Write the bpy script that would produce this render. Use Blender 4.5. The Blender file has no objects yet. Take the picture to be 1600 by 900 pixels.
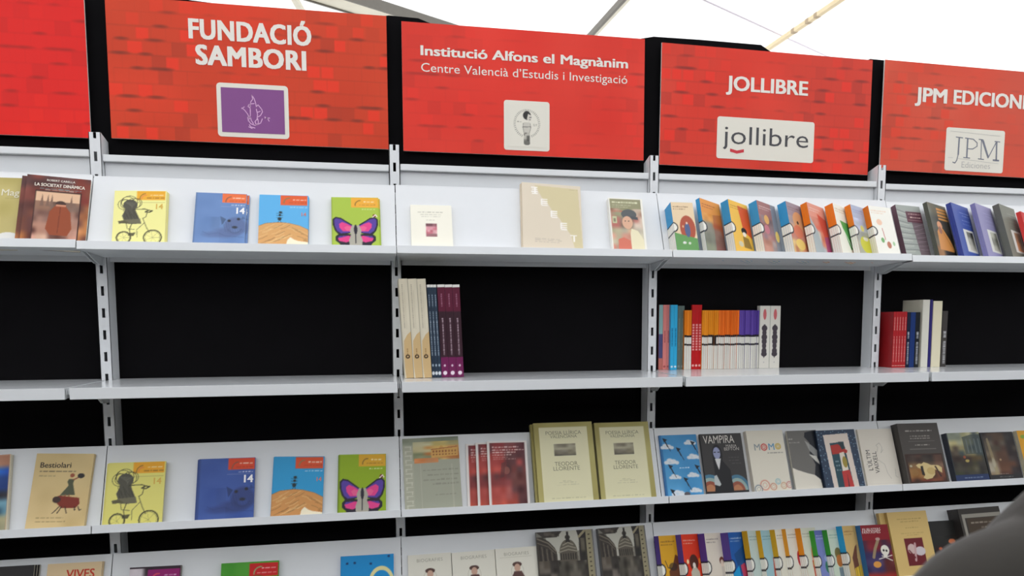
import bpy, bmesh, math, random
import numpy as np
from mathutils import Matrix, Vector
PI = math.pi
random.seed(7)
COL = bpy.context.scene.collection
SC = bpy.context.scene

# ------------------------------------------------------------------ camera
F, CX, CY = 1076.6267, 800.0, 591.77
YAW, PITCH, ROLL = 0.1790, -0.0803, -0.0037
ZO = 1.70                                     # height above the floor of the middle shelf level used as datum
CAM = np.array([0.7629, -2.0655, -0.1522 + ZO])
PW = 0.7934                                   # width of one shelving section
def _axes():
    cy, sy, cp, sp = math.cos(YAW), math.sin(YAW), math.cos(PITCH), math.sin(PITCH)
    f = np.array([sy * cp, cy * cp, sp]); r = np.array([cy, -sy, 0.0]); u = np.cross(r, f)
    c, s = math.cos(ROLL), math.sin(ROLL)
    return np.array([c * r + s * u, -s * r + c * u, f])
AX = _axes()
cam_data = bpy.data.cameras.new('camera')
cam_data.sensor_width = 36.0
cam_data.lens = F / 1600 * 36.0
cam_data.shift_y = (CY - 450) / 1600
cam_data.clip_start = 0.05
cam_data.dof.use_dof = True
cam_data.dof.focus_distance = 2.1
cam_data.dof.aperture_fstop = 4.5
cam = bpy.data.objects.new('camera', cam_data)
COL.objects.link(cam)
cam.matrix_world = Matrix([[AX[0][i], AX[1][i], -AX[2][i], CAM[i]] for i in range(3)] + [[0, 0, 0, 1]])
SC.camera = cam

# ------------------------------------------------------------------ sky, exposure
world = bpy.data.worlds.new('overcast_sky'); SC.world = world
world.use_nodes = True
wn = world.node_tree.nodes
wn['Background'].inputs['Color'].default_value = (0.985, 0.99, 1.0, 1)
wn['Background'].inputs['Strength'].default_value = 1.95
SC.view_settings.view_transform = 'Standard'
SC.view_settings.look = 'None'
SC.view_settings.gamma = 1.0
SC.view_settings.use_curve_mapping = False
SC.view_settings.exposure = 0.0

# ------------------------------------------------------------------ helpers
def ray(x, y):
    return AX.T @ np.array([(x - CX) / F, -(y - CY) / F, 1.0])
def on_axis(x, y, ax, v):
    d = ray(x, y); return CAM + d * ((v - CAM[ax]) / d[ax])
def on_plane(x, y, p0, n):
    d = ray(x, y); return CAM + d * (np.dot(p0 - CAM, n) / np.dot(d, n))
def proj(p):
    v = AX @ (np.array(p) - CAM); return CX + F * v[0] / v[2], CY - F * v[1] / v[2]
def lin(c):
    c = np.asarray(c, float) / 255.0
    return np.where(c <= 0.04045, c / 12.92, ((c + 0.055) / 1.055) ** 2.4)

_mats = {}
def mat(name, rgb, rough=0.5, metal=0.0, noise=0.0, scale=40.0, bump=0.0, coat=0.0, sheen=0.0):
    if name in _mats: return _mats[name]
    m = bpy.data.materials.new(name); m.use_nodes = True
    nt = m.node_tree; b = nt.nodes['Principled BSDF']
    c = list(lin(rgb)) + [1]
    b.inputs['Base Color'].default_value = c
    b.inputs['Roughness'].default_value = rough
    b.inputs['Metallic'].default_value = metal
    b.inputs['Coat Weight'].default_value = coat
    b.inputs['Coat Roughness'].default_value = 0.25
    b.inputs['Sheen Weight'].default_value = sheen
    tc = nt.nodes.new('ShaderNodeTexCoord'); nz = nt.nodes.new('ShaderNodeTexNoise')
    nz.inputs['Scale'].default_value = scale; nz.inputs['Detail'].default_value = 5
    nt.links.new(tc.outputs['Object'], nz.inputs['Vector'])
    if noise > 0:
        rp = nt.nodes.new('ShaderNodeMapRange'); rp.inputs['To Min'].default_value = 1 - noise; rp.inputs['To Max'].default_value = 1 + noise * 0.6
        mx = nt.nodes.new('ShaderNodeMix'); mx.data_type = 'RGBA'; mx.blend_type = 'MULTIPLY'; mx.inputs['Factor'].default_value = 1
        nt.links.new(nz.outputs['Fac'], rp.inputs['Value'])
        mx.inputs[6].default_value = c
        nt.links.new(rp.outputs['Result'], mx.inputs[7]); nt.links.new(mx.outputs[2], b.inputs['Base Color'])
    if bump > 0:
        bp = nt.nodes.new('ShaderNodeBump'); bp.inputs['Strength'].default_value = bump; bp.inputs['Distance'].default_value = 0.002
        nt.links.new(nz.outputs['Fac'], bp.inputs['Height']); nt.links.new(bp.outputs['Normal'], b.inputs['Normal'])
    _mats[name] = m
    return m
def print_mat():
    """ink printed on paper: the colour is stored per point of the print"""
    if 'print' in _mats: return _mats['print']
    m = bpy.data.materials.new('printed_ink'); m.use_nodes = True
    nt = m.node_tree; b = nt.nodes['Principled BSDF']
    a = nt.nodes.new('ShaderNodeAttribute'); a.attribute_name = 'ink'
    nt.links.new(a.outputs['Color'], b.inputs['Base Color'])
    b.inputs['Roughness'].default_value = 0.42; b.inputs['Specular IOR Level'].default_value = 0.28
    _mats['print'] = m
    return m
def paper(rgb): return mat('stock_%d_%d_%d' % tuple(rgb), rgb, rough=0.45, noise=0.03, scale=90)
PAGES = mat('page_edges', (232, 226, 208), rough=0.8, noise=0.12, scale=300)
STEEL = mat('white_powder_coated_steel', (226, 229, 232), rough=0.33, noise=0.02, scale=25)
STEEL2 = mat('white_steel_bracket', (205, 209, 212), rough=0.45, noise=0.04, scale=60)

def link(name, me, m=None, parent=None):
    o = bpy.data.objects.new(name, me); COL.objects.link(o)
    if m is not None and me is not None and not me.materials: me.materials.append(m)
    if parent is not None: o.parent = parent
    return o
def tag(o, label, cat, group=None, kind=None):
    if label: o['label'] = label
    if cat: o['category'] = cat
    if group: o['group'] = group
    if kind: o['kind'] = kind
    return o
def empty(name, loc=(0, 0, 0)):
    o = bpy.data.objects.new(name, None); COL.objects.link(o); o.location = loc
    o.empty_display_size = 0.05
    return o
def mesh(name, verts, faces, smooth=False):
    me = bpy.data.meshes.new(name); me.from_pydata([tuple(map(float, v)) for v in verts], [], faces)
    me.validate(); me.update()
    if smooth:
        for p in me.polygons: p.use_smooth = True
    return me
class MB:
    def __init__(s): s.v = []; s.f = []
    def box(s, x0, x1, y0, y1, z0, z1):
        b = len(s.v)
        s.v += [(x, y, z) for x in (x0, x1) for y in (y0, y1) for z in (z0, z1)]
        s.f += [tuple(b + i for i in q) for q in ((0, 1, 3, 2), (4, 6, 7, 5), (0, 4, 5, 1), (2, 3, 7, 6), (0, 2, 6, 4), (1, 5, 7, 3))]
        return s
    def prism(s, prof, x0, x1):
        """closed profile of (y, z) points swept along x"""
        b = len(s.v); n = len(prof)
        s.v += [(x0, y, z) for y, z in prof] + [(x1, y, z) for y, z in prof]
        s.f += [tuple(b + i for i in range(n)), tuple(b + n + i for i in reversed(range(n)))]
        s.f += [(b + i, b + n + i, b + n + (i + 1) % n, b + (i + 1) % n) for i in range(n)]
        return s
    def strip(s, line, th, x0, x1):
        """sheet of thickness th following an open (y, z) line"""
        L = [np.array(p, float) for p in line]; off = []
        for i, p in enumerate(L):
            d = (L[min(i + 1, len(L) - 1)] - L[max(i - 1, 0)]); d /= np.linalg.norm(d)
            off.append(p + np.array([-d[1], d[0]]) * th)
        return s.prism([tuple(p) for p in L] + [tuple(p) for p in reversed(off)], x0, x1)
    def build(s, name, m, parent=None, bevel=0.0):
        me = mesh(name, s.v, s.f)
        bm = bmesh.new(); bm.from_mesh(me); bmesh.ops.recalc_face_normals(bm, faces=bm.faces[:])
        if bevel > 0:
            bmesh.ops.bevel(bm, geom=bm.edges[:], offset=bevel, segments=2, affect='EDGES', profile=0.6)
        bm.to_mesh(me); bm.free()
        return link(name, me, m, parent)

# ------------------------------------------------------------------ a little painter for printed matter
HID = {'A': .028, 'C': .008, 'D': .004}
VIS = [1.0]                    # share of the cover that shows above the shelf lip: the art is laid out in it
class Cv:
    """printed picture; coordinates 0..1, y runs down"""
    def __init__(s, w, h, bg, asp=None):
        s.w, s.h = w, h; s.vis = VIS[0]; s.asp = (asp or h / w) * s.vis
        s.a = np.ones((h * 2, w * 2, 3)) * np.array(bg, float)
        s.y, s.x = np.mgrid[0:h * 2, 0:w * 2]; s.x = (s.x + .5) / (w * 2); s.y = (s.y + .5) / (h * 2) / s.vis
        s.texts = []
    def m(s, k, c, a=1.0):
        k = k.astype(float)[..., None] * a if k.dtype == bool else k[..., None] * a
        s.a = s.a * (1 - k) + np.array(c, float) * k; return s
    def rect(s, x0, y0, x1, y1, c, a=1.0):
        if y1 >= .999: y1 = 9
        return s.m((s.x >= x0) & (s.x <= x1) & (s.y >= y0) & (s.y <= y1), c, a)
    def ell(s, cx, cy, rx, ry, c, a=1.0, soft=0.0, rot=0.0):
        dx, dy = s.x - cx, (s.y - cy)
        if rot:
            dy2 = dy * s.asp; co, si = math.cos(rot), math.sin(rot); dx, dy = dx * co + dy2 * si, (-dx * si + dy2 * co) / s.asp
        r = np.sqrt((dx / rx) ** 2 + (dy / ry) ** 2)
        return s.m(np.clip((1 - r) / soft, 0, 1) if soft else r <= 1, c, a)
    def ring(s, cx, cy, r, wd, c, a=1.0, sx=1.0):
        d = np.sqrt(((s.x - cx) / sx) ** 2 + ((s.y - cy) * s.asp) ** 2); return s.m(abs(d - r) < wd / 2, c, a)
    def arc(s, cx, cy, r, a0, a1, wd, c, a=1.0):
        return s.line([(cx + r * math.cos(math.radians(t)), cy - r * math.sin(math.radians(t)) / s.asp) for t in np.linspace(a0, a1, 9)], wd, c, a)
    def poly(s, pts, c, a=1.0):
        pts = [(px_, py_ if py_ < .999 else 1.3) for px_, py_ in pts]; k = np.zeros(s.x.shape, bool); n = len(pts)
        for i in range(n):
            (x0, y0), (x1, y1) = pts[i], pts[(i + 1) % n]
            if y0 == y1: continue
            k ^= ((s.y > min(y0, y1)) & (s.y <= max(y0, y1)) & (s.x < x0 + (s.y - y0) * (x1 - x0) / (y1 - y0)))
        return s.m(k, c, a)
    def line(s, pts, wd, c, a=1.0):
        k = np.zeros(s.x.shape, bool)
        for (x0, y0), (x1, y1) in zip(pts, pts[1:]):
            dx, dy = x1 - x0, (y1 - y0) * s.asp; L = dx * dx + dy * dy + 1e-9
            t = np.clip(((s.x - x0) * dx + (s.y - y0) * s.asp * dy) / L, 0, 1)
            k |= (s.x - x0 - t * dx) ** 2 + ((s.y - y0) * s.asp - t * dy) ** 2 < (wd / 2) ** 2
        return s.m(k, c, a)
    def words(s, x0, x1, y, hgt, c, a=0.7, seed=0):
        r = random.Random(seed + int(y * 1000)); x = x0
        while x < x1 - .01:
            l = r.uniform(.03, .1); s.rect(x, y + r.uniform(0, hgt * .3), min(x + l, x1), y + hgt, c, a * r.uniform(.6, 1)); x += l + .018
        return s
    def blot(s, x0, y0, x1, y1, pal, nx, ny, seed=0, a=1.0):
        """loose brushwork: a coarse field of colours picked from the rows of pal"""
        r = np.random.RandomState(seed); g = np.zeros((ny, nx, 3))
        for j in range(ny):
            row = pal[min(int(j * len(pal) / ny), len(pal) - 1)]
            for i in range(nx):
                c = row[min(int(i * len(row) / nx), len(row) - 1)] if r.rand() < .75 else row[r.randint(len(row))]
                g[j, i] = np.array(c) + r.randn() * 9
        k = (s.x >= x0) & (s.x <= x1) & (s.y >= y0) & (s.y <= (y1 if y1 < .999 else 9))
        u = np.clip((s.x[k] - x0) / (x1 - x0), 0, 1) * (nx - 1); v = np.clip((s.y[k] - y0) / (y1 - y0), 0, 1) * (ny - 1)
        i, j = np.minimum(u.astype(int), nx - 2), np.minimum(v.astype(int), ny - 2); fu, fv = (u - i)[:, None], (v - j)[:, None]
        fu = fu * fu * (3 - 2 * fu); fv = fv * fv * (3 - 2 * fv)
        cc = g[j, i] * (1 - fu) * (1 - fv) + g[j, i + 1] * fu * (1 - fv) + g[j + 1, i] * (1 - fu) * fv + g[j + 1, i + 1] * fu * fv
        s.a[k] = s.a[k] * (1 - a) + cc * a; return s
    def text(s, t, x, y, size, c, bold=0.0, align='CENTER', rot=0.0, sx=1.0, space=1.0, shear=0.0):
        """x, y: anchor on the baseline, size: letter size as a share of the width"""
        s.texts.append((t, x, y, size, c, bold, align, rot, sx, space, shear)); return s
    def arr(s):
        return np.clip(s.a.reshape(s.h, 2, s.w, 2, 3).mean((1, 3)), 0, 255)

_tx = {}
def glyphs(t, bold, align, space, shear):
    k = (t, bold, align, space, shear)
    if k not in _tx:
        cu = bpy.data.curves.new('letters', 'FONT'); cu.body = t; cu.size = 1.0; cu.align_x = align
        cu.space_character = space; cu.shear = shear; cu.resolution_u = 3
        if bold < 0: cu.offset = bold
        o = bpy.data.objects.new('letters', cu); me = bpy.data.meshes.new_from_object(o)
        V = np.zeros(len(me.vertices) * 3); me.vertices.foreach_get('co', V)
        V = V.reshape(-1, 3)[:, :2].copy(); Fc = [tuple(p.vertices) for p in me.polygons]
        if bold > 0:                                  # heavier weight: the outlines shifted a little each way
            V0, F0 = V, Fc; Vs, Fs = [], []
            for q, (dx, dy) in enumerate(((0, 0), (-1, .5), (1, .5), (-1, -.5), (1, -.5))):
                Fs += [tuple(i + q * len(V0) for i in f) for f in F0]; Vs.append(np.concatenate([V0 + np.array([dx, dy]) * bold, np.full((len(V0), 1), q * 8e-5)], 1))
            V, Fc = np.concatenate(Vs), Fs
        else: V = np.concatenate([V, np.zeros((len(V), 1))], 1)
        _tx[k] = (V, Fc)
        bpy.data.objects.remove(o); bpy.data.meshes.remove(me); bpy.data.curves.remove(cu)
    return _tx[k]
_pm = {}
def print_mesh(cv, w, h, key=None):
    """sheet w x h in the x-z plane facing -y, with its printed picture and letters"""
    if key and key in _pm: return _pm[key]
    A = cv.arr(); H, W = A.shape[:2]
    X, Z = np.meshgrid(np.linspace(0, w, W), np.linspace(h, 0, H))
    V = np.stack([X.ravel(), np.zeros(W * H), Z.ravel()], 1)
    idx = np.arange(W * H).reshape(H, W)
    q = np.stack([idx[1:, :-1], idx[1:, 1:], idx[:-1, 1:], idx[:-1, :-1]], -1).reshape(-1, 4)
    faces = q.tolist(); cols = [A.reshape(-1, 3)]; Vs = [V]; n = len(V)
    for (t, x, y, size, c, bold, align, rot, sx, space, shear) in cv.texts:
        g, fs = glyphs(t, bold, align, space, shear)
        if not len(g): continue
        dep = g[:, 2]; g = g[:, :2] * np.array([sx, 1.0]) * size * w
        co, si = math.cos(rot), math.sin(rot)
        P = np.stack([x * w + g[:, 0] * co - g[:, 1] * si, -0.0004 - dep, (1 - y * cv.vis) * h + g[:, 0] * si + g[:, 1] * co], 1)
        Vs.append(P); cols.append(np.tile(np.array(c, float), (len(g), 1)))
        faces += [[n + i for i in f] for f in fs]; n += len(g)
    V = np.concatenate(Vs); cl = lin(np.concatenate(cols))
    me = bpy.data.meshes.new('print'); me.from_pydata(V.tolist(), [], faces)
    at = me.color_attributes.new('ink', 'FLOAT_COLOR', 'POINT')
    at.data.foreach_set('color', np.concatenate([cl, np.ones((len(cl), 1))], 1).astype(np.float32).ravel())
    me.update(); me.materials.append(print_mat())
    if key: _pm[key] = me
    return me
def spine_mesh(cv, t, h, key=None):
    """same on the spine: plane x = 0 facing -x, running from y = t (left) to y = 0 (right)"""
    k = ('s', key) if key else None
    if k and k in _pm: return _pm[k]
    me = print_mesh(cv, t, h)
    me.transform(Matrix(((0, 1, 0, 0), (-1, 0, 0, t), (0, 0, 1, 0), (0, 0, 0, 1))))
    if k: _pm[k] = me
    return me

# ------------------------------------------------------------------ books
def book(name, w, h, t, cover, front=None, spine=None, mx=None, label=None, group=None, hard=False, key=None, pages=True):
    """front cover in y = 0 facing -y, spine in x = 0, standing on z = 0"""
    root = empty(name); root.matrix_world = mx if mx is not None else Matrix.Identity(4)
    b = 0.0022 if hard else 0.0007
    b = min(b, t * .25)
    mb = MB(); mb.box(0, w, 0, b, 0, h); mb.box(0, b, b, t - b, 0, h); mb.box(0, w, t - b, t, 0, h)
    mb.build('cover', paper(cover), root)
    if pages:
        i = 0.003 if hard else 0.0006
        MB().box(b, w - i, b, t - b, i, h - i).build('page_block', PAGES, root)
    if front is not None:
        o = link('front_print', print_mesh(front, w, h, key), None, root); o.location = (0, -0.0003, 0)
    if spine is not None:
        o = link('spine_print', spine_mesh(spine, t, h, key), None, root); o.location = (-0.0003, 0, 0)
    tag(root, label, 'book', group)
    return root
TH = math.radians(20.0)
NRM = np.array([0, -math.cos(TH), math.sin(TH)]); UP = np.array([0, math.sin(TH), math.cos(TH)])
OFF = {'A': 0.0, 'C': -0.7295, 'D': -1.034}
def Bp(row): return np.array([0, -0.0937, 0.036 + OFF[row] + ZO])
ORD = ['front', 'second', 'third', 'fourth', 'fifth', 'sixth', 'seventh', 'eighth', 'ninth', 'tenth', 'eleventh', 'twelfth']
REPORT = []
def display(row, tl, tr=None, w=None, n=1, t=0.012, cover=(240, 240, 240), front=None, spine=None, spine_px=None,
            yaw=0.0, dl=None, label='', name='book', group=None, hard=False, fan=0.0, fdx=0.0, hmax=None, bl=None, gap=0.0004, rot=0.0):
    """stack of n copies leaning on the sloping panel of a display shelf, seen at the pixel of its top left corner"""
    B = Bp(row)
    ya = math.radians(yaw); X = np.array([1.0, 0, 0])
    ex = math.cos(ya) * X - math.sin(ya) * NRM; nn = math.cos(ya) * NRM + math.sin(ya) * X
    T = n * t
    for _ in range(3):
        d = dl if dl is not None else T + 0.002
        P = on_plane(tl[0], tl[1], B + NRM * d, NRM)
        if spine_px is not None:
            lo, hi = 0.0, 0.09
            for __ in range(30):
                mid = (lo + hi) / 2
                if proj(P - nn * mid)[0] > spine_px: lo = mid
                else: hi = mid
            T = max(lo, 0.004)
        elif dl is not None or tr is None: break
    t = T / n
    ph = math.radians(rot)
    if tr is not None:
        Q = on_plane(tr[0], tr[1], P, nn) - P
        w = float(np.linalg.norm(Q)); ph = math.atan2(float(Q @ UP), float(Q @ ex))
    eX = math.cos(ph) * ex + math.sin(ph) * UP; eZ = -math.sin(ph) * ex + math.cos(ph) * UP
    s = float((P - B) @ UP)
    h = (s + min(0.0, w * math.sin(ph))) / math.cos(ph)
    if hmax: h = min(h, hmax)
    O = P - eZ * h
    if bl is not None:
        # where the left edge crosses the given pixel row, to compare with the photograph
        for f in np.linspace(0, 1, 60):
            q = proj(P - eZ * h * f)
            if q[1] >= bl[1]: break
        REPORT.append('%s want x=%.0f got %.0f at y=%.0f' % (label[:28], bl[0], q[0], bl[1]))
    VIS[0] = (h - HID[row]) / h
    front_c = front(w, h) if callable(front) else front
    VIS[0] = 1.0 if row == 'D' else (h - HID[row]) / h
    spine_c = spine(t, h) if callable(spine) else spine
    VIS[0] = 1.0
    key = label + row + str(tl)
    first = None
    for k in range(n):
        off = -nn * (k * (t + gap * 0)) + eX * (fan * k)
        rz = fdx * k
        M = Matrix([[eX[i], -nn[i], eZ[i], (O + off)[i]] for i in range(3)] + [[0, 0, 0, 1]])
        if rz: M = M @ Matrix.Rotation(rz, 4, 'Y')
        lab = label if n == 1 else (label + ', front copy' if k == 0 else label + ', %s copy from the front' % ORD[k])
        if k == 0:
            first = book(name, w, h, t - gap, cover, front_c, spine_c, M, lab, group, hard, key)
        else:
            c = first.copy(); COL.objects.link(c); c.matrix_world = M; c['label'] = lab
            for ch in first.children:
                g = ch.copy(); COL.objects.link(g); g.parent = c
    return first, w, h

# ------------------------------------------------------------------ the setting
def structure(o): o['kind'] = 'structure'; return o
CARPET = mat('grey_carpet', (176, 174, 170), rough=0.95, noise=0.25, scale=120, bump=0.4)
structure(MB().box(-4.5, 6.5, -5.0, 3.5, -0.05, 0.0).build('floor', CARPET))
# black cloth wall behind the shelving, its upper edge uneven
CLOTH = mat('black_cloth', (17, 16, 18), rough=1.0, noise=0.25, scale=14, bump=0.3)
CLOTH.node_tree.nodes['Principled BSDF'].inputs['Specular IOR Level'].default_value = 0.08
top = [(-2.2, .775), (-.1, .765), (.3, .742), (.77, .741), (.785, .744), (.87, .742), (.93, .722), (1.5, .712), (1.56, .731), (1.60, .7395), (1.75, .7405), (1.965, .7385), (1.995, .722), (2.05, .700), (2.33, .706), (2.36, .7195), (2.41, .7185), (2.5, .69), (4.4, .68)]
v = []; fcs = []
for (x, z) in top:
    for y in (0.052, 0.075):
        v += [(x, y, 0.0), (x, y, z + ZO)]
for i in range(len(top) - 1):
    a, b = 4 * i, 4 * i + 4
    fcs += [(a, b, b + 1, a + 1), (b + 2, a + 2, a + 3, b + 3), (a + 1, b + 1, b + 3, a + 3), (a, a + 2, b + 2, b)]
fcs += [(0, 1, 3, 2), (4 * len(top) - 4, 4 * len(top) - 2, 4 * len(top) - 1, 4 * len(top) - 3)]
structure(link('wall_back', mesh('wall_back', v, fcs), CLOTH))
# unseen dark cloth walls added around the aisle to block low side light
structure(MB().box(-4.5, 6.5, -3.95, -3.9, 0.0, 2.4).build('added_wall_opposite', CLOTH))
structure(MB().box(-4.55, -4.5, -3.9, 0.05, 0.0, 2.4).build('added_wall_left', CLOTH))
structure(MB().box(6.5, 6.55, -3.9, 0.05, 0.0, 2.4).build('added_wall_right', CLOTH))
# white translucent canopy of the tent
m = bpy.data.materials.new('white_tent_membrane'); m.use_nodes = True
nt = m.node_tree; nt.nodes.remove(nt.nodes['Principled BSDF'])
tr_ = nt.nodes.new('ShaderNodeBsdfTranslucent'); df = nt.nodes.new('ShaderNodeBsdfDiffuse'); ms = nt.nodes.new('ShaderNodeMixShader')
tr_.inputs['Color'].default_value = (0.95, 0.96, 0.97, 1); df.inputs['Color'].default_value = (0.9, 0.9, 0.9, 1); ms.inputs[0].default_value = 0.25
nt.links.new(tr_.outputs[0], ms.inputs[1]); nt.links.new(df.outputs[0], ms.inputs[2]); nt.links.new(ms.outputs[0], nt.nodes['Material Output'].inputs[0])
vv = []; ff = []
nx, ny = 12, 14
for j in range(ny + 1):
    for i in range(nx + 1):
        x = -4.5 + 11 * i / nx; y = -5 + 11.5 * j / ny
        vv.append((x, y, 3.62 + 0.03 * math.sin(i * 1.7) * math.sin(j * 1.3)))
for j in range(ny):
    for i in range(nx):
        a = j * (nx + 1) + i; ff.append((a, a + 1, a + nx + 2, a + nx + 1))
structure(link('ceiling', mesh('ceiling', vv, ff, True), m))

# tent frame under the canopy
ALU = mat('weathered_aluminium', (224, 218, 198), rough=0.5, metal=0.0, noise=0.10, scale=18)
ALU_D = mat('dark_seal_and_strut_shade', (120, 116, 108), rough=0.7, noise=0.1)  # beam rails, reused for the imitated shade on a strut
WOODY = mat('beige_painted_tube', (232, 212, 172), rough=0.6, noise=0.2, scale=9)
def beam(name, p, q, Z, wd, hg, m, ext=(0.6, 0.9), parent=None, label=None, cat=None, dz=0.0):
    a, b = on_axis(p[0], p[1], 2, Z), on_axis(q[0], q[1], 2, Z + dz)
    d = b - a; L = np.linalg.norm(d); d /= L
    a = a - d * ext[0]; b = b + d * ext[1]; L = np.linalg.norm(b - a)
    s = np.cross(d, [0, 0, 1]); s /= np.linalg.norm(s); u = np.cross(s, d)
    mb = MB().box(0, L, -wd / 2, wd / 2, -hg / 2, hg / 2)
    o = mb.build(name, m, parent, bevel=min(wd, hg) * .08)
    o.matrix_world = Matrix([[d[i], -s[i] * 1.0, u[i], a[i]] for i in range(3)] + [[0, 0, 0, 1]])
    if label: tag(o, label, cat)
    return o, L
bm_, L_ = beam('roof_beam', (536, 0), (622, 27), 3.45, 0.14, 0.05, ALU, ext=(3.2, 3.6), label='wide grey aluminium tent roof beam above the first full red sign', cat='beam')
for sy in (-1, 1):
    MB().box(0, L_, sy * 0.075 - 0.007, sy * 0.075 + 0.007, -0.032, 0.03).build('edge_rail', ALU_D, bm_)
beam('roof_strut', (458, -6), (470, 15), 3.35, 0.034, 0.03, ALU, ext=(2.5, 3.0), label='short grey roof strut left of the wide roof beam', cat='strut')
o_, L_ = beam('roof_strut', (984, -8), (927, 54), 3.35, 0.035, 0.03, ALU, ext=(3.0, 3.0), label='grey roof strut with painted-in shaded side above the cultural institute sign', cat='strut')
MB().box(0, L_, 0.006, 0.024, -0.017, 0.017).build('painted_shade_strip', ALU_D, o_)  # dark strip imitates the shaded side of this strut
o_, L_ = beam('roof_strut', (1312, 0), (1200, 76), 3.35, 0.030, 0.026, WOODY, ext=(3.0, 2.5), label='beige roof strut slanting above the third full red sign', cat='strut')
for k, q in enumerate((1.2, 1.9, 2.75, 3.18, 3.26, 3.40, 3.82, 4.25, 5.1)):
    MB().box(q, q + .03, -0.0156, 0.0156, -0.0136, 0.0136).build('joint_band', mat('brown_joint_tape', (176, 156, 128), rough=.7), o_)
def tube(name, pts, r, m, parent=None, seg=8):
    v = []; f = []
    for i, p in enumerate(pts):
        p = np.array(p, float); d = np.array(pts[min(i + 1, len(pts) - 1)], float) - np.array(pts[max(0, i - 1)], float); d /= np.linalg.norm(d)
        s = np.cross(d, [0, 0, 1.0]); s = s / np.linalg.norm(s) if np.linalg.norm(s) > 1e-4 else np.array([1.0, 0, 0]); u = np.cross(s, d)
        v += [tuple(p + r * (math.cos(2 * PI * k / seg) * s + math.sin(2 * PI * k / seg) * u)) for k in range(seg)]
    for i in range(len(pts) - 1):
        f += [(i * seg + k, i * seg + (k + 1) % seg, (i + 1) * seg + (k + 1) % seg, (i + 1) * seg + k) for k in range(seg)]
    f += [tuple(range(seg)), tuple((len(pts) - 1) * seg + k for k in reversed(range(seg)))]
    return link(name, mesh(name, v, f, True), m, parent)
a = on_axis(1100, 0, 2, 3.4); b = on_axis(1290, 87, 2, 3.4); d = b - a
tag(tube('bracing_cable', [a - d * .4, a, a + d * .5, b, b + d * .4], 0.006, mat('pale_cable', (225, 218, 226), rough=.6)), 'thin pale bracing cable crossing the white canopy', 'cable')

# ------------------------------------------------------------------ uprights
SLOTS = range(-27, 7)
def upright(i, label):
    X = i * PW; top = 0.3635 + ZO; hw = 0.0152
    root = empty('shelf_upright', (X, 0, 0)); tag(root, label, 'upright', 'slotted uprights of the shelving')
    # slotted front face
    xs = [-hw, -0.004, 0.004, hw]
    zs = [0.02]
    holes = []
    for k in SLOTS:
        c = k * 0.06 + ZO
        z0, z1 = c - 0.0128, min(c + 0.0128, top)
        zs += [z0, z1]; holes.append((z0, z1))
    zs = sorted(set(round(z, 5) for z in zs + [top])); hs = {(round(a, 5), round(b, 5)) for a, b in holes}
    v = []; f = []; T = 0.0018
    for y in (0.0, T):
        for z in zs: v += [(x, y, z) for x in xs]
    n = len(zs) * 4
    for j in range(len(zs) - 1):
        for c in range(3):
            if c == 1 and (zs[j], zs[j + 1]) in hs:
                a = j * 4 + 1; bq = a + 1
                f += [(a, a + 4, a + 4 + n, a + n), (bq, bq + n, bq + 4 + n, bq + 4), (a, a + n, bq + n, bq), (a + 4, bq + 4, bq + 4 + n, a + 4 + n)]
                continue
            a = j * 4 + c
            f += [(a, a + 1, a + 5, a + 4), (a + n, a + 4 + n, a + 5 + n, a + 1 + n)]
    link('slotted_face', mesh('slotted_face', v, f), STEEL, root)
    for s in (-1, 1):
        x0, x1 = (-hw, -hw + T) if s < 0 else (hw - T, hw)
        v = []
        for x in (x0, x1): v += [(x, 0, 0.02), (x, 0.05, 0.02), (x, 0.05, top - 0.014), (x, 0.006, top)]
        v[3] = (x0, 0, top); v[7] = (x1, 0, top)
        mb = MB(); mb.v = v; mb.f = [(0, 1, 2, 3), (7, 6, 5, 4), (0, 4, 5, 1), (1, 5, 6, 2), (2, 6, 7, 3), (3, 7, 4, 0)]
        mb.build('side_flange', STEEL, root)
    MB().box(-0.02, 0.02, -0.25, 0.05, 0, 0.02).build('foot', STEEL2, root)
names = ['beyond the left edge of the picture', 'left of the shelf section with the purple emblem sign', 'between the purple emblem sign and the cultural institute sign',
         'between the cultural institute sign and the third full sign', 'left of the rightmost sign', 'beyond the right edge of the picture']
for i in range(-1, 5):
    upright(i, 'white slotted steel upright ' + names[i + 1])
SEC = ['the cut-off leftmost section', 'the section under the purple emblem sign', 'the section under the cultural institute sign', 'the section under the third full sign', 'the rightmost section']

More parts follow.
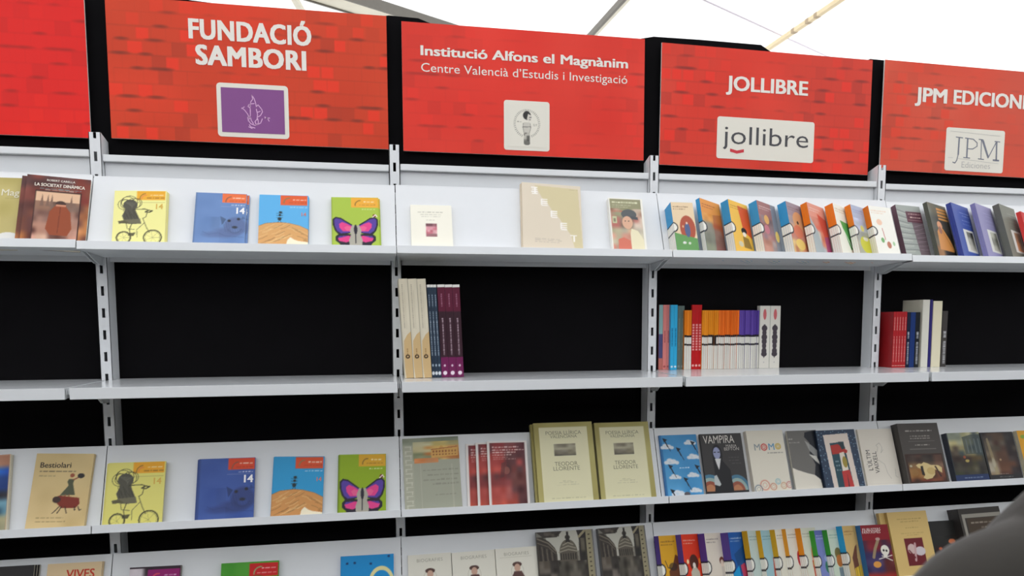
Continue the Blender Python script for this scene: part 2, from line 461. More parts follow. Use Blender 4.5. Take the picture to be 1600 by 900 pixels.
# ------------------------------------------------------------------ shelves
ROWN = {'A': 'Top', 'C': 'Third-level', 'D': 'Lowest visible'}
dz_sec = {('A', -1): 0.003, ('A', 1): 0.0012, ('A', 2): 0.0008, ('A', 3): -0.003}
for row in 'ACD':
    o = OFF[row] + ZO
    for i in range(-1, 4):
        x0, x1 = i * PW + 0.0012, (i + 1) * PW - 0.0012
        root = empty('display_shelf', ((x0 + x1) / 2, -0.05, o + dz_sec.get((row, i), 0)))
        tag(root, '%s white sloping display shelf of %s' % (ROWN[row].lower().replace('top', 'topmost'), SEC[i + 1]), 'shelf', 'white sloping display shelves')
        X0, X1 = x0 - root.location.x, x1 - root.location.x; Y = -root.location.y
        p = MB().strip([(-0.018 + Y, 0.244), (-0.0937 + Y, 0.036)], -0.0016, X0, X1)
        p.build('sloping_panel', STEEL, root)
        MB().strip([(-0.012 + Y, 0.238), (-0.018 + Y, 0.2445), (-0.0205 + Y, 0.2425)], 0.0012, X0, X1).build('top_fold', STEEL, root)
        MB().strip([(-0.0945 + Y, 0.036), (-0.1475 + Y, 0.0548)], -0.0015, X0, X1).build('book_ledge', STEEL, root)
        MB().prism([(-0.1522 + Y, 0.0378), (-0.1500 + Y, 0.0376), (-0.1465 + Y, 0.0584), (-0.1486 + Y, 0.0588)], X0, X1).build('front_lip', STEEL, root, bevel=0.0004)
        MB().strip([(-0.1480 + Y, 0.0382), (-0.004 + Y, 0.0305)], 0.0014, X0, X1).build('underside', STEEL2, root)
        for s in (-1, 1):
            xe = X0 + 0.004 if s < 0 else X1 - 0.006
            MB().prism([(-0.001 + Y, 0.03), (-0.001 + Y, 0.008), (-0.03 + Y, 0.009), (-0.06 + Y, 0.018), (-0.11 + Y, 0.0355)], xe, xe + 0.002).build('bracket', STEEL2, root)
zB = -0.3045 + ZO
for i in range(-1, 4):
    x0, x1 = i * PW + 0.0055, (i + 1) * PW - 0.0055
    root = empty('flat_shelf', ((x0 + x1) / 2, -0.1, zB))
    tag(root, 'white flat shelf at mid height in ' + SEC[i + 1], 'shelf', 'white flat shelves')
    X0, X1, Y = x0 - root.location.x, x1 - root.location.x, 0.1
    bd = MB().box(X0, X1, -0.2435 + Y, -0.001 + Y, -0.0014, 0.0).box(X0 + .0115, X1 - .0115, -0.001 + Y, 0.050 + Y, -0.0014, 0.0)
    bd.build('shelf_board', mat('glossy_white_steel', (226, 229, 232), rough=0.16, coat=0.3), root)
    MB().box(X0, X1, -0.2445 + Y, -0.2425 + Y, -0.0278, 0.0).build('front_edge', STEEL, root, bevel=0.0006)
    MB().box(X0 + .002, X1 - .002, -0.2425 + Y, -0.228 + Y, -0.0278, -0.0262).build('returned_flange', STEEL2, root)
    for s in (-1, 1):
        xe = X0 if s < 0 else X1 - 0.0012
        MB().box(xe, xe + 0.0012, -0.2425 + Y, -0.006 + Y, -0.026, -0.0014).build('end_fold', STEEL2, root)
        xe = X0 - 0.0042 if s < 0 else X1 + 0.0022
        MB().prism([(-0.001 + Y, -0.004), (-0.001 + Y, -0.062), (-0.04 + Y, -0.060), (-0.075 + Y, -0.036), (-0.24 + Y, -0.016), (-0.24 + Y, -0.004)], xe, xe + 0.002).build('bracket', STEEL2, root)
# back panels with a rail above the top shelves
for i in range(-1, 4):
    x0, x1 = i * PW + 0.0165, (i + 1) * PW - 0.0165
    dz = {-1: 0.0115, 0: 0.0, 1: 0.004, 2: 0.004, 3: -0.002}[i]
    root = empty('back_panel', ((x0 + x1) / 2, 0.012, ZO + 0.02))
    tag(root, 'white back panel with top rail above the top shelf, ' + SEC[i + 1].replace('the section ', ''), 'panel', 'white back panels')
    hx = (x1 - x0) / 2
    MB().box(-hx, hx, 0.004, 0.006, 0.0, 0.27 + dz).build('sheet', STEEL, root)
    MB().box(-hx, hx, -0.010, 0.010, 0.268 + dz, 0.2865 + dz).build('top_rail', STEEL, root, bevel=0.002)

# ------------------------------------------------------------------ header signs
WH = (236, 230, 222)
def sign_art(w, h, base, bright, dark, seed, clear=(0.28, 0.72), strength=1.0, light=None):
    W = int(w * 330); H = int(h * 330)
    c = Cv(W, H, base); r = random.Random(seed)
    c.blot(0, 0, 1, 1, [[base, bright, base, base], [bright, base, base, base], [base, base, bright, base]], 7, 4, seed, .35)
    nx, ny = 20, 10; tw, th = 1 / nx, 1 / ny
    for j in range(ny):
        for i in range(nx):
            x, y = (i + .4 * (j % 2)) * tw, j * th
            mid = clear[0] < x + tw / 2 < clear[1]; k = strength * (.25 if mid else 1.0) * (.5 if y < .15 else 1)
            z = r.random()
            if z < .22: c.rect(x, y + .01, x + tw * r.uniform(.8, 1.0), y + th * .9, bright, .55 * k)
            elif z < .34: c.rect(x, y, x + tw, y + th, dark, .14 * k)
            c.rect(x, y - .004, x + tw, y + .006, dark, .10 * k)
            c.rect(x - .001, y, x + .0015, y + th, dark, .06 * k)
            if r.random() < .26:
                L = tw * r.uniform(1.2, 2.0)
                for q in range(4): c.ell(x + L / 2, y - .004 - q * .002, L * .5, .018 - q * .003, dark, .24 * k, soft=.9)
    return c
def rrect(w, h, r, n=5):
    p = []
    for cx, cz, a0 in ((w - r, h - r, 0), (r, h - r, 90), (r, r, 180), (w - r, r, 270)):
        for k in range(n + 1):
            a = math.radians(a0 + 90 * k / n); p.append((cx + r * math.cos(a), cz + r * math.sin(a)))
    return p
def plate(name, w, h, r, th, m, parent, loc):
    p = rrect(w, h, r); n = len(p)
    v = [(x, 0, z) for x, z in p] + [(x, th, z) for x, z in p]
    f = [tuple(range(n)), tuple(reversed(range(n, 2 * n)))] + [(i, n + i, n + (i + 1) % n, (i + 1) % n) for i in range(n)]
    o = link(name, mesh(name, v, f), m, parent); o.location = loc; return o
def letters(name, t, w_want, x, z, rgb, parent, bold=0.0, y=-0.0012, space=1.0, hgt=None, m=None, shear=0.0):
    """line of letters centred on x with its baseline at z, w_want wide"""
    g, fs = glyphs(t, bold, 'LEFT', space, shear)
    g = g.copy(); x0, x1 = g[:, 0].min(), g[:, 0].max(); s = w_want / (x1 - x0)
    sz = s if hgt is None else hgt / 0.73
    V = np.stack([(g[:, 0] - (x0 + x1) / 2) * s + x, y - g[:, 2], g[:, 1] * sz + z], 1)
    return link(name, mesh(name, V, fs), m or mat('lettering_%d_%d_%d' % rgb, rgb, rough=.6), parent)
SY = 0.030
def sign(x0, x1, z0, z1, tilt, art, label):
    w, h = x1 - x0, z1 - z0
    root = empty('header_sign', (x0, SY, z0 + ZO)); root.rotation_euler = (0, tilt, 0)
    tag(root, label, 'sign', 'red header signs above the shelving')
    MB().box(0, w, 0, 0.005, 0, h).build('board', mat('foam_board_edge', (226, 220, 214), rough=.8), root)
    o = link('printed_face', print_mesh(art(w, h), w, h), None, root); o.location = (0, -0.0003, 0)
    return root, w, h
def stroke(name, lines, wd, m, parent, y=-0.0016):
    """flat ink lines on a face, each a list of (x, z)"""
    v = []; f = []
    for L in lines:
        L = [np.array(p, float) for p in L]
        for p, q in zip(L, L[1:]):
            d = q - p; n = np.linalg.norm(d)
            if n < 1e-6: continue
            d /= n; s = np.array([-d[1], d[0]]) * wd / 2; p2, q2 = p - d * wd * .2, q + d * wd * .2; b = len(v)
            v += [(p2 + s)[0:2], (q2 + s)[0:2], (q2 - s)[0:2], (p2 - s)[0:2]]; f.append((b + 3, b + 2, b + 1, b))
    return link(name, mesh(name, [(a[0], y, a[1]) for a in v], f), m, parent)
def circ(cx, cz, rx, rz=None, a0=0, a1=360, n=16):
    rz = rz or rx
    return [(cx + rx * math.cos(math.radians(a0 + (a1 - a0) * k / n)), cz + rz * math.sin(math.radians(a0 + (a1 - a0) * k / n))) for k in range(n + 1)]
CARD = mat('off_white_logo_card', (232, 228, 216), rough=.6)
INK = mat('dark_grey_ink', (70, 70, 74), rough=.6)
def px2sign(root, px, py):
    p = on_axis(px, py, 1, SY); t = root.rotation_euler.y
    dx, dz = p[0] - root.location.x, p[2] - root.location.z
    return dx * math.cos(t) - dz * math.sin(t), dx * math.sin(t) + dz * math.cos(t)

# leftmost, mostly outside the frame
s1, w, h = sign(-0.775, -0.0205, 0.3545, 0.732, 0.0, lambda w, h: sign_art(w, h, (228, 20, 12), (244, 32, 14), (140, 20, 16), 3, (.28, .72), .8), 'deep red header sign cut off by the left edge of the picture')
# purple emblem
s2, w, h = sign(0.0315, 0.7775, 0.3570, 0.7325, 0.0, lambda w, h: sign_art(w, h, (212, 62, 26), (240, 52, 22), (116, 42, 26), 11, (.3, .6), 1.5), 'red header sign with two bold capital lines and a purple emblem')
def put_line(root, name, t, pa, pb, rgb=WH, bold=0.02, z_h=None, **k):
    (xa, za), (xb, zb) = px2sign(root, *pa), px2sign(root, *pb)
    o = letters(name, t, xb - xa, (xa + xb) / 2, (za + zb) / 2, rgb, root, bold=bold, hgt=z_h, **k); return o
put_line(s2, 'title_lettering', 'FUNDACIÓ', (295, 60), (487, 71), bold=.042, z_h=.054, space=1.06)
put_line(s2, 'title_lettering', 'SAMBORI', (306, 101), (479, 109), bold=.042, z_h=.054, space=1.06)
xa, za = px2sign(s2, 341, 213); xb, zb = px2sign(s2, 450, 135)
plate('logo_card', xb - xa, zb - za, .01, .001, CARD, s2, (xa, -.0014, za))
plate('purple_field', (xb - xa) * .88, (zb - za) * .83, .001, .0008, mat('purple_print', (132, 72, 138), rough=.6), s2, (xa + (xb - xa) * .06, -.0022, za + (zb - za) * .085))
LW = xb - xa; LH = zb - za
def E(u, v): return (xa + u * LW, za + (1 - v) * LH)
em = [[E(.46, .43), E(.47, .33), E(.50, .28), E(.485, .20), E(.52, .27), E(.54, .36), E(.545, .42)], [E(.46, .37), E(.52, .36)], [E(.46, .45), E(.46, .58), E(.44, .66)],
      [E(.545, .42), E(.57, .38), E(.62, .46), E(.63, .51), E(.60, .58), E(.56, .61)], [E(.545, .46), E(.56, .56), E(.55, .66)], [E(.56, .52), E(.60, .50)],
      [E(.34, .45), E(.38, .49), E(.42, .56), E(.44, .62)], [E(.34, .47), E(.38, .43)], [E(.66, .60), E(.70, .63), E(.72, .68)], [E(.66, .62), E(.73, .62)],
      [E(.43, .68), E(.46, .74), E(.52, .77), E(.56, .75), E(.60, .72), E(.625, .64)], [E(.43, .70), E(.42, .62), E(.46, .62), E(.47, .68), E(.50, .74)], [E(.44, .76), E(.46, .80), E(.52, .82)], [E(.43, .80), E(.48, .83)],
      [E(.545, .66), E(.52, .70), E(.54, .76), E(.57, .72), E(.56, .64)], [E(.46, .45), E(.43, .42), E(.445, .38), E(.47, .41)]]
stroke('emblem', em, .0022, mat('pink_white_ink', (226, 178, 222), rough=.6), s2, y=-.0024)
# cultural institute
s3, w, h = sign(0.8205, 1.5628, 0.3545, 0.7210, 0.0, lambda w, h: sign_art(w, h, (224, 52, 36), (238, 46, 32), (150, 38, 32), 23, (.3, .9), .9), 'red header sign with long institute name and square seal')
put_line(s3, 'title_lettering', 'Institució Alfons el Magnànim', (657, 86), (981, 107), bold=.028, z_h=.0285)
put_line(s3, 'subtitle_lettering', "Centre Valencià d’Estudis i Investigació", (658, 112), (980, 131), bold=.0, z_h=.026)
xa, za = px2sign(s3, 787.5, 234); xb, zb = px2sign(s3, 858.5, 160); LW = xb - xa; LH = zb - za
plate('logo_card', LW, LH, .008, .001, CARD, s3, (xa, -.0014, za))
seal = Cv(76, 76, (232, 228, 216))
for k in range(46):
    a = -PI / 2 + k * 2 * PI / 46
    if abs(a - PI / 2) < .28: continue
    for q in (.235, .26): seal.ell(.50 + (q + .03) * math.cos(a) * 1.12, .45 + (q + .03) * math.sin(a) * 1.12, .012, .010, (120, 118, 110), .8)
seal.ell(.5, .26, .10, .10, (48, 46, 46)).poly([(.53, .22), (.62, .27), (.62, .31), (.60, .37), (.55, .40), (.50, .34)], (216, 210, 200)).line([(.56, .30), (.61, .30)], .012, (40, 40, 40)).line([(.56, .35), (.59, .36)], .012, (70, 60, 60))
seal.poly([(.43, .42), (.57, .42), (.60, .54), (.56, .68), (.42, .68), (.39, .54)], (206, 202, 192)).line([(.39, .53), (.60, .52)], .012, (90, 88, 84)).line([(.41, .44), (.40, .54), (.43, .68)], .010, (110, 108, 100)).line([(.58, .44), (.60, .54), (.56, .68)], .010, (110, 108, 100))
seal.blot(.42, .66, .57, .88, [[(96, 94, 88), (190, 186, 176)], [(190, 186, 176), (96, 94, 88)], [(110, 108, 100), (90, 88, 84)]], 4, 6, 4).ell(.50, .90, .08, .05, (112, 110, 104)).words(.25, .36, .40, .02, (110, 108, 100)).words(.66, .77, .45, .02, (110, 108, 100)).words(.66, .75, .48, .02, (110, 108, 100))
o = link('seal_print', print_mesh(seal, LW * .86, LH * .86), None, s3); o.location = (xa + LW * .07, -.0019, za + LH * .07)
# third full sign
s4, w, h = sign(1.6150, 2.3490, 0.3440, 0.7145, 0.0105, lambda w, h: sign_art(w, h, (214, 56, 36), (238, 44, 24), (120, 36, 32), 31, (.3, .68), 1.4), 'red header sign with one capital word and round-lettered logo with open book')
put_line(s4, 'title_lettering', 'JOLLIBRE', (1134, 141), (1262, 149), bold=.03, z_h=.046)
xa, za = px2sign(s4, 1119, 247); xb, zb = px2sign(s4, 1272.5, 191.5); LW = xb - xa; LH = zb - za
plate('logo_card', LW, LH, .008, .001, CARD, s4, (xa, -.0014, za))
letters('logo_lettering', 'jollibre', LW * .88, xa + LW * .5, za + LH * .36, (66, 66, 70), s4, bold=-.004, y=-.0018, hgt=LH * .46)
v = [(.135, .17), (.205, .13), (.275, .17), (.275, .245), (.205, .205), (.135, .245)]
link('open_book_mark', mesh('open_book_mark', [(xa + a * LW, -.0019, za + b * LH) for a, b in v], [(0, 1, 4, 5), (1, 2, 3, 4)]), mat('logo_red', (205, 44, 58), rough=.6), s4)
# rightmost sign
s5, w, h = sign(2.3940, 3.1350, 0.3550, 0.7115, 0.013, lambda w, h: sign_art(w, h, (214, 76, 50), (230, 58, 28), (130, 56, 42), 47, (.35, .8), 1.2), 'glare-paled red header sign cut off by the right edge of the picture')  # base red lightened to carry the sky glare on this board
put_line(s5, 'title_lettering', 'JPM', (1429, 158), (1479, 161.5), bold=.035, z_h=.0475)
put_line(s5, 'title_lettering', 'EDICIONES', (1489, 162), (1621, 172), bold=.035, z_h=.0475)
xa, za = px2sign(s5, 1475, 266); xb, zb = px2sign(s5, 1570, 205); LW = xb - xa; LH = zb - za
plate('logo_card', LW, LH, .008, .001, CARD, s5, (xa, -.0014, za))
def J(u, v): return (xa + u * LW, za + (1 - v) * LH)
ST = mat('faint_serif_ink', (120, 124, 138), rough=.6)
stroke('logo_lettering', [[J(.13, .80), J(.17, .82), J(.20, .75), J(.22, .60), J(.225, .22)], [J(.165, .215), J(.28, .225)], [J(.36, .23), J(.36, .68)], [J(.32, .225), J(.46, .24), J(.53, .32), J(.53, .40), J(.46, .47), J(.36, .47)], [J(.31, .68), J(.42, .685)],
                          [J(.60, .24), J(.61, .69)], [J(.61, .25), J(.73, .66), J(.86, .27)], [J(.56, .69), J(.66, .70)], [J(.555, .235), J(.63, .24)], [J(.83, .26), J(.92, .265)]], .0032, ST, s5, y=-.0018)
stroke('logo_bold_stems', [[J(.22, .24), J(.218, .62)], [J(.365, .24), J(.365, .68)], [J(.865, .27), J(.875, .69)], [J(.63, .26), J(.735, .64)], [J(.82, .70), J(.92, .705)]], .0055, ST, s5, y=-.0019)
stroke('logo_rules', [[J(.06, .085), J(.92, .13)], [J(.05, .70), J(.13, .70)], [J(.22, .71), J(.92, .78)]], .0012, mat('pale_rule_ink', (190, 190, 186), rough=.6), s5, y=-.0018)
letters('logo_small_lettering', 'Ediciones', LW * .49, xa + LW * .53, za + LH * .085, (186, 184, 182), s5, bold=-.01, y=-.0019, hgt=LH * .15)

# ------------------------------------------------------------------ cover pictures
def res(w, h, k=560): return max(12, int(w * k)), max(16, int(h * k))
K = (40, 38, 40)
def banner(c, x0, y1, col, ink=(255, 240, 225), line=None):
    """the children's series banner in the top right corner: arc emblem and two lines of small type"""
    c.rect(x0, .015, .97, y1, col).ring(x0 + .14, y1 * .95, .11, .016, K, .55).ring(x0 + .16, y1 * 1.0, .085, .014, (190, 200, 170), .5)
    c.rect(x0 - .02, y1, x0 + .3, y1 + .05, c.bg if hasattr(c, 'bg') else col, 0)
    c.words(x0 + .27, .93, y1 * .45, .022, ink, .95).words(x0 + .17, .95, y1 * .74, .016, K, .5)
    if line: c.rect(x0 - .02, y1 + .075, .97, y1 + .083, line, .6)
    return c
def yellow_girl(bg, ora):
    def f(w, h):
        c = Cv(*res(w, h), bg); g = (84, 82, 70); k = (62, 60, 44)
        c.rect(.43, .01, .975, .195, ora).arc(.60, .165, .11, 95, 185, .018, (140, 100, 50), .8).arc(.60, .165, .075, 80, 180, .016, (225, 120, 90), .8)
        c.words(.68, .94, .085, .022, (255, 240, 200), .9).words(.62, .96, .145, .018, (120, 84, 30), .7).rect(.45, .25, .97, .256, (150, 140, 80), .7)
        c.text('14', .86, .38, .17, (226, 186, 88), .02)
        for a, b, r in ((.20, .29, .115), (.23, .28, .10), (.43, .26, .10), (.38, .27, .12), (.30, .25, .15), (.26, .24, .12)): c.ring(a, b, r, .010, k, .85, 1.0)
        c.ell(.315, .30, .135, .11, g).poly([(.22, .36), (.40, .36), (.44, .46), (.51, .60), (.50, .63), (.21, .62), (.17, .52), (.21, .44)], g)
        for q in range(9): c.line([(.19 + q * .03, .40 + (q % 3) * .04), (.24 + q * .03, .60 - (q % 2) * .05)], .010, (58, 56, 46), .7).line([(.20 + q * .02, .24 + q * .012), (.42 - q * .01, .26 + q * .014)], .008, (120, 118, 104), .6)
        c.poly([(.20, .60), (.51, .58), (.54, .68), (.36, .69), (.24, .68)], (112, 108, 86)).poly([(.10, .63), (.22, .61), (.32, .67), (.12, .68)], (96, 92, 66))
        c.line([(.38, .39), (.60, .385), (.70, .42)], .016, k).line([(.60, .44), (.66, .41), (.74, .42), (.68, .45), (.60, .44)], .02, k)
        c.line([(.64, .45), (.62, .54), (.56, .58)], .012, k).line([(.56, .57), (.64, .76), (.70, .86)], .014, (110, 106, 70)).line([(.60, .66), (.46, .80), (.47, .95)], .012, (120, 116, 80))
        c.line([(.36, .68), (.32, .80), (.34, .88)], .014, k).line([(.26, .68), (.28, .78), (.42, .80)], .012, (110, 106, 70))
        for x, y, r in ((.22, .96, .13), (.76, .96, .165)):
            c.ring(x, y, r, .022, k).ring(x, y, r * .85, .006, k, .6)
            for q in range(7): c.line([(x, y), (x + r * math.cos(q * .9), y + r * math.sin(q * .9) / c.asp)], .004, k, .5)
        c.poly([(.30, .87), (.44, .86), (.40, .93), (.30, .92)], k, .8)
        return c
    return f
def blue_cat(bg, red, ink):
    def f(w, h):
        c = Cv(*res(w, h), bg); r = np.array(bg)
        c.blot(0, 0, 1, 1, [[bg, tuple(r * 1.03)], [bg, tuple(r * .97)], [tuple(r * .92), bg]], 5, 6, 2, .5)
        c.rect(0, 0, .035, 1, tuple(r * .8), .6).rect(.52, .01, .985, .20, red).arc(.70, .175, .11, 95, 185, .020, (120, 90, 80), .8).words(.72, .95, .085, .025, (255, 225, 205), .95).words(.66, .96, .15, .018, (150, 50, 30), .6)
        c.words(.70, .96, .235, .018, (235, 235, 245), .9).rect(.50, .275, .96, .281, (210, 200, 220), .5)
        c.text('14', .875, .42, .20, (250, 250, 252), .035)
        d = tuple(r * .62)
        c.ell(.80, .68, .24, .21, ink, .85, .25).ell(.62, .82, .32, .13, ink, .75, .5).ell(.36, .86, .24, .08, ink, .7, .6).ell(.80, .74, .12, .08, tuple(r * 1.05), .35, .6).poly([(.50, .48), (.62, .54), (.54, .66)], d, .75).poly([(.93, .46), (.99, .52), (.90, .54)], d, .5)
        c.ell(.675, .57, .04, .032, K, .8, .4).ell(.855, .53, .04, .032, K, .8, .4).ell(.79, .70, .07, .035, K, .8, .5).arc(.79, .70, .13, 200, 340, .012, d, .7)
        for q in range(9): c.line([(.56 + q * .05, .58 + q * .02), (.62 + q * .05, .80)], .009, d, .5)
        c.line([(.18, .80), (.30, .86), (.48, .82), (.62, .88), (.98, .90)], .012, d, .4).blot(.05, .5, .5, 1, [[bg, d], [bg, bg]], 5, 4, 5, .18)
        return c
    return f
def ant_hill(sky, hill, ora):
    def f(w, h):
        c = Cv(*res(w, h), sky); r = random.Random(5)
        dk = tuple(np.array(hill) * .62)
        c.poly([(0, .66), (.15, .60), (.42, .575), (.60, .59), (.82, .64), (1, .72), (1, 1.02), (0, 1.02)], hill)
        for q in range(46):
            x = r.uniform(.0, .95); y = .62 + abs(x - .42) * .18 + r.uniform(.0, .36)
            sgn = -1 if x < .55 else 1
            c.line([(x, y), (x + .09, y + .028 * sgn + r.uniform(-.01, .01)), (x + .18, y + .08 * sgn)], .010, dk if r.random() < .6 else (244, 216, 156), .6)
        c.rect(0, 0, 1, .57, sky).line([(0, .66), (.15, .60), (.42, .575), (.60, .59), (.82, .64), (1, .72)], .01, dk, .7)
        c.poly([(.50, 1.0), (.58, .94), (.64, .88), (.72, .93), (.80, .955), (1, .98), (1, 1.02), (.45, 1.02)], (250, 240, 212))
        c.rect(.43, .015, .975, .215, ora).arc(.61, .165, .11, 90, 185, .020, (120, 130, 90), .9).words(.68, .95, .09, .025, (255, 230, 210), .95).words(.60, .96, .15, .018, (130, 60, 30), .55).words(.62, .97, .25, .02, (226, 238, 248), .85)
        c.text('14', .90, .44, .12, (214, 130, 120), .02)
        b = (34, 50, 54)
        c.ell(.435, .37, .035, .022, b).ell(.425, .43, .028, .022, b).ell(.42, .505, .038, .035, b)
        for s in (-1, 1):
            for q in range(3): c.line([(.42, .40 + q * .04), (.42 + s * .06, .39 + q * .045)], .008, b, .8)
        c.line([(.41, .53), (.39, .58)], .008, b).line([(.43, .53), (.45, .58)], .008, b)
        return c
    return f
def butterfly(bg, yel):
    def f(w, h):
        c = Cv(*res(w, h), bg); k = (38, 34, 48); p = (88, 62, 160); m = (228, 66, 140); g = (176, 172, 158)
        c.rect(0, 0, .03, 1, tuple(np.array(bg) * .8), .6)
        c.rect(.42, .012, .985, .225, yel).arc(.61, .175, .11, 90, 185, .020, (110, 90, 40), .8).words(.68, .92, .09, .025, (255, 240, 200), .9).words(.58, .95, .16, .018, (140, 90, 30), .6).words(.64, .93, .255, .018, (240, 250, 215), .9)
        for s in (-1, 1):
            X = lambda x: .5 + s * x
            c.poly([(X(.03), .62), (X(.14), .55), (X(.30), .45), (X(.41), .43), (X(.47), .48), (X(.47), .60), (X(.43), .72), (X(.36), .80), (X(.20), .80), (X(.05), .76)], k)
            c.poly([(X(.06), .62), (X(.16), .57), (X(.30), .48), (X(.40), .46), (X(.44), .50), (X(.43), .62), (X(.38), .73), (X(.30), .78), (X(.10), .76)], p)
            c.poly([(X(.08), .63), (X(.17), .58), (X(.28), .54), (X(.34), .58), (X(.33), .66), (X(.26), .74), (X(.12), .74)], m).poly([(X(.1), .64), (X(.18), .62), (X(.24), .66), (X(.18), .73), (X(.10), .72)], (240, 110, 150), .7)
            c.poly([(X(.02), .80), (X(.20), .79), (X(.36), .80), (X(.42), .85), (X(.42), .93), (X(.34), .99), (X(.14), 1.0), (X(.05), .95)], k)
            c.poly([(X(.05), .84), (X(.20), .83), (X(.34), .84), (X(.37), .88), (X(.34), .94), (X(.20), .97), (X(.08), .93)], m).poly([(X(.16), .83), (X(.34), .84), (X(.37), .88), (X(.30), .87)], p)
            c.poly([(X(.0), .62), (X(.07), .60), (X(.12), .72), (X(.10), .82), (X(.14), .92), (X(.10), 1.0), (X(.0), 1.0)], g)
        c.ell(.50, .70, .035, .10, k).line([(.50, .60), (.495, .98)], .022, k).ell(.90, .40, .04, .03, (120, 30, 30)).line([(.86, .43), (.92, .38), (.95, .42)], .02, (250, 240, 235))
        return c
    return f
def small_white(w, h):
    c = Cv(*res(w, h), (246, 243, 228))
    c.words(.18, .80, .17, .02, (150, 148, 138), .8).words(.24, .76, .23, .018, (170, 168, 156), .7).words(.26, .72, .285, .016, (170, 168, 156), .7).words(.38, .60, .37, .012, (180, 176, 160), .7)
    return c.blot(.36, .46, .62, .78, [[(112, 70, 78), (150, 96, 104)], [(214, 150, 160), (196, 110, 124)], [(196, 110, 124), (222, 170, 176)], [(170, 110, 120), (150, 110, 112)]], 5, 8, 3)
def stepped_e(w, h):
    c = Cv(*res(w, h), (222, 210, 190)); tan = (212, 200, 160)
    c.poly([(.22, .04), (.95, .06), (1, 1), (.93, 1), (.80, .82), (.68, .66), (.62, .56), (.52, .47), (.44, .34), (.34, .24)], tan)
    for i in range(5):
        x, y = .16 + i * .157, .12 + i * .187
        for q in range(4 if i < 4 else 1): c.rect(x + (q % 2) * .01, y - .05 + q * .033, x + .11, y - .034 + q * .033, (248, 244, 238))
        c.rect(x, y - .05, x + .022, y + .05, (248, 244, 238)) if 0 < i < 4 else c.rect(x + .05, y - .05, x + .075, y + .06, (248, 244, 238))
    c.words(.20, .64, .90, .01, (170, 160, 150)).words(.20, .64, .925, .01, (170, 160, 150)).words(.20, .6, .95, .01, (170, 160, 150)).words(.80, .95, .07, .008, (150, 140, 110))
    return c
def portrait(w, h):
    c = Cv(*res(w, h), (240, 238, 228))
    c.rect(.04, .02, .93, 1, (150, 148, 116)).blot(.04, .22, .93, 1, [[(176, 140, 120), (150, 148, 116), (210, 190, 170)], [(190, 120, 110), (120, 110, 96), (216, 196, 178)], [(176, 168, 136), (206, 170, 140), (190, 180, 160)], [(188, 178, 150), (210, 150, 130), (224, 216, 190)], [(180, 160, 140), (206, 130, 112), (226, 218, 190)]], 6, 8, 9)
    c.words(.10, .86, .07, .035, (232, 232, 200), .95).words(.10, .66, .14, .018, (216, 214, 186)).words(.10, .55, .18, .018, (216, 214, 186)).words(.08, .4, .26, .025, (220, 90, 80), .6)
    c.ell(.56, .33, .22, .10, (92, 96, 98)).poly([(.48, .36), (.80, .38), (.82, .44), (.50, .42)], (84, 88, 92)).ell(.50, .50, .15, .13, (222, 176, 148)).ell(.44, .47, .02, .012, K, .7).ell(.54, .47, .02, .012, K, .7)
    c.poly([(.60, .62), (.78, .66), (.92, .84), (.92, 1), (.56, 1), (.56, .72)], (236, 228, 194)).poly([(.20, .84), (.36, .80), (.54, .86), (.54, 1), (.16, 1)], (214, 120, 100)).rect(.08, .38, .20, .52, (196, 200, 160)).rect(.11, .42, .17, .49, (140, 130, 110))
    return c
def tabbed(bg, top_line, pal, seed, extra=None, tab=True, k=(34, 36, 44)):
    """children's paperback whose white spine label reaches round onto the front cover as a rounded tab"""
    def f(w, h):
        c = Cv(*res(w, h), bg)
        if pal: c.blot(0, .30, 1, 1, pal, 6, 7, seed, .95)
        if extra: extra(c)
        c.words(.08, .75, .10, .025, top_line, .8, seed).words(.08, .62, .155, .02, top_line, .7, seed)
        if tab:
            c.ell(.0, .60, .20, .115, k).rect(0, .485, .06, .715, k).ell(.0, .60, .155, .088, (236, 234, 224)).rect(0, .512, .05, .688, (236, 234, 224))
        return c
    return f
def tab_spine(col, k=(34, 36, 44), low=(232, 230, 220), n=1):
    def f(t, h):
        c = Cv(8, res(t, h)[1], col, asp=h / t)
        c.rect(0, .485, 1, .512, k).rect(0, .512, 1, .688, (236, 234, 224)).rect(0, .688, 1, .715, k).rect(0, .715, 1, 1, low)
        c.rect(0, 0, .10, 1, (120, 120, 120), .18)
        return c
    return f

SERIES = 'paperbacks of the tabbed children\'s series'
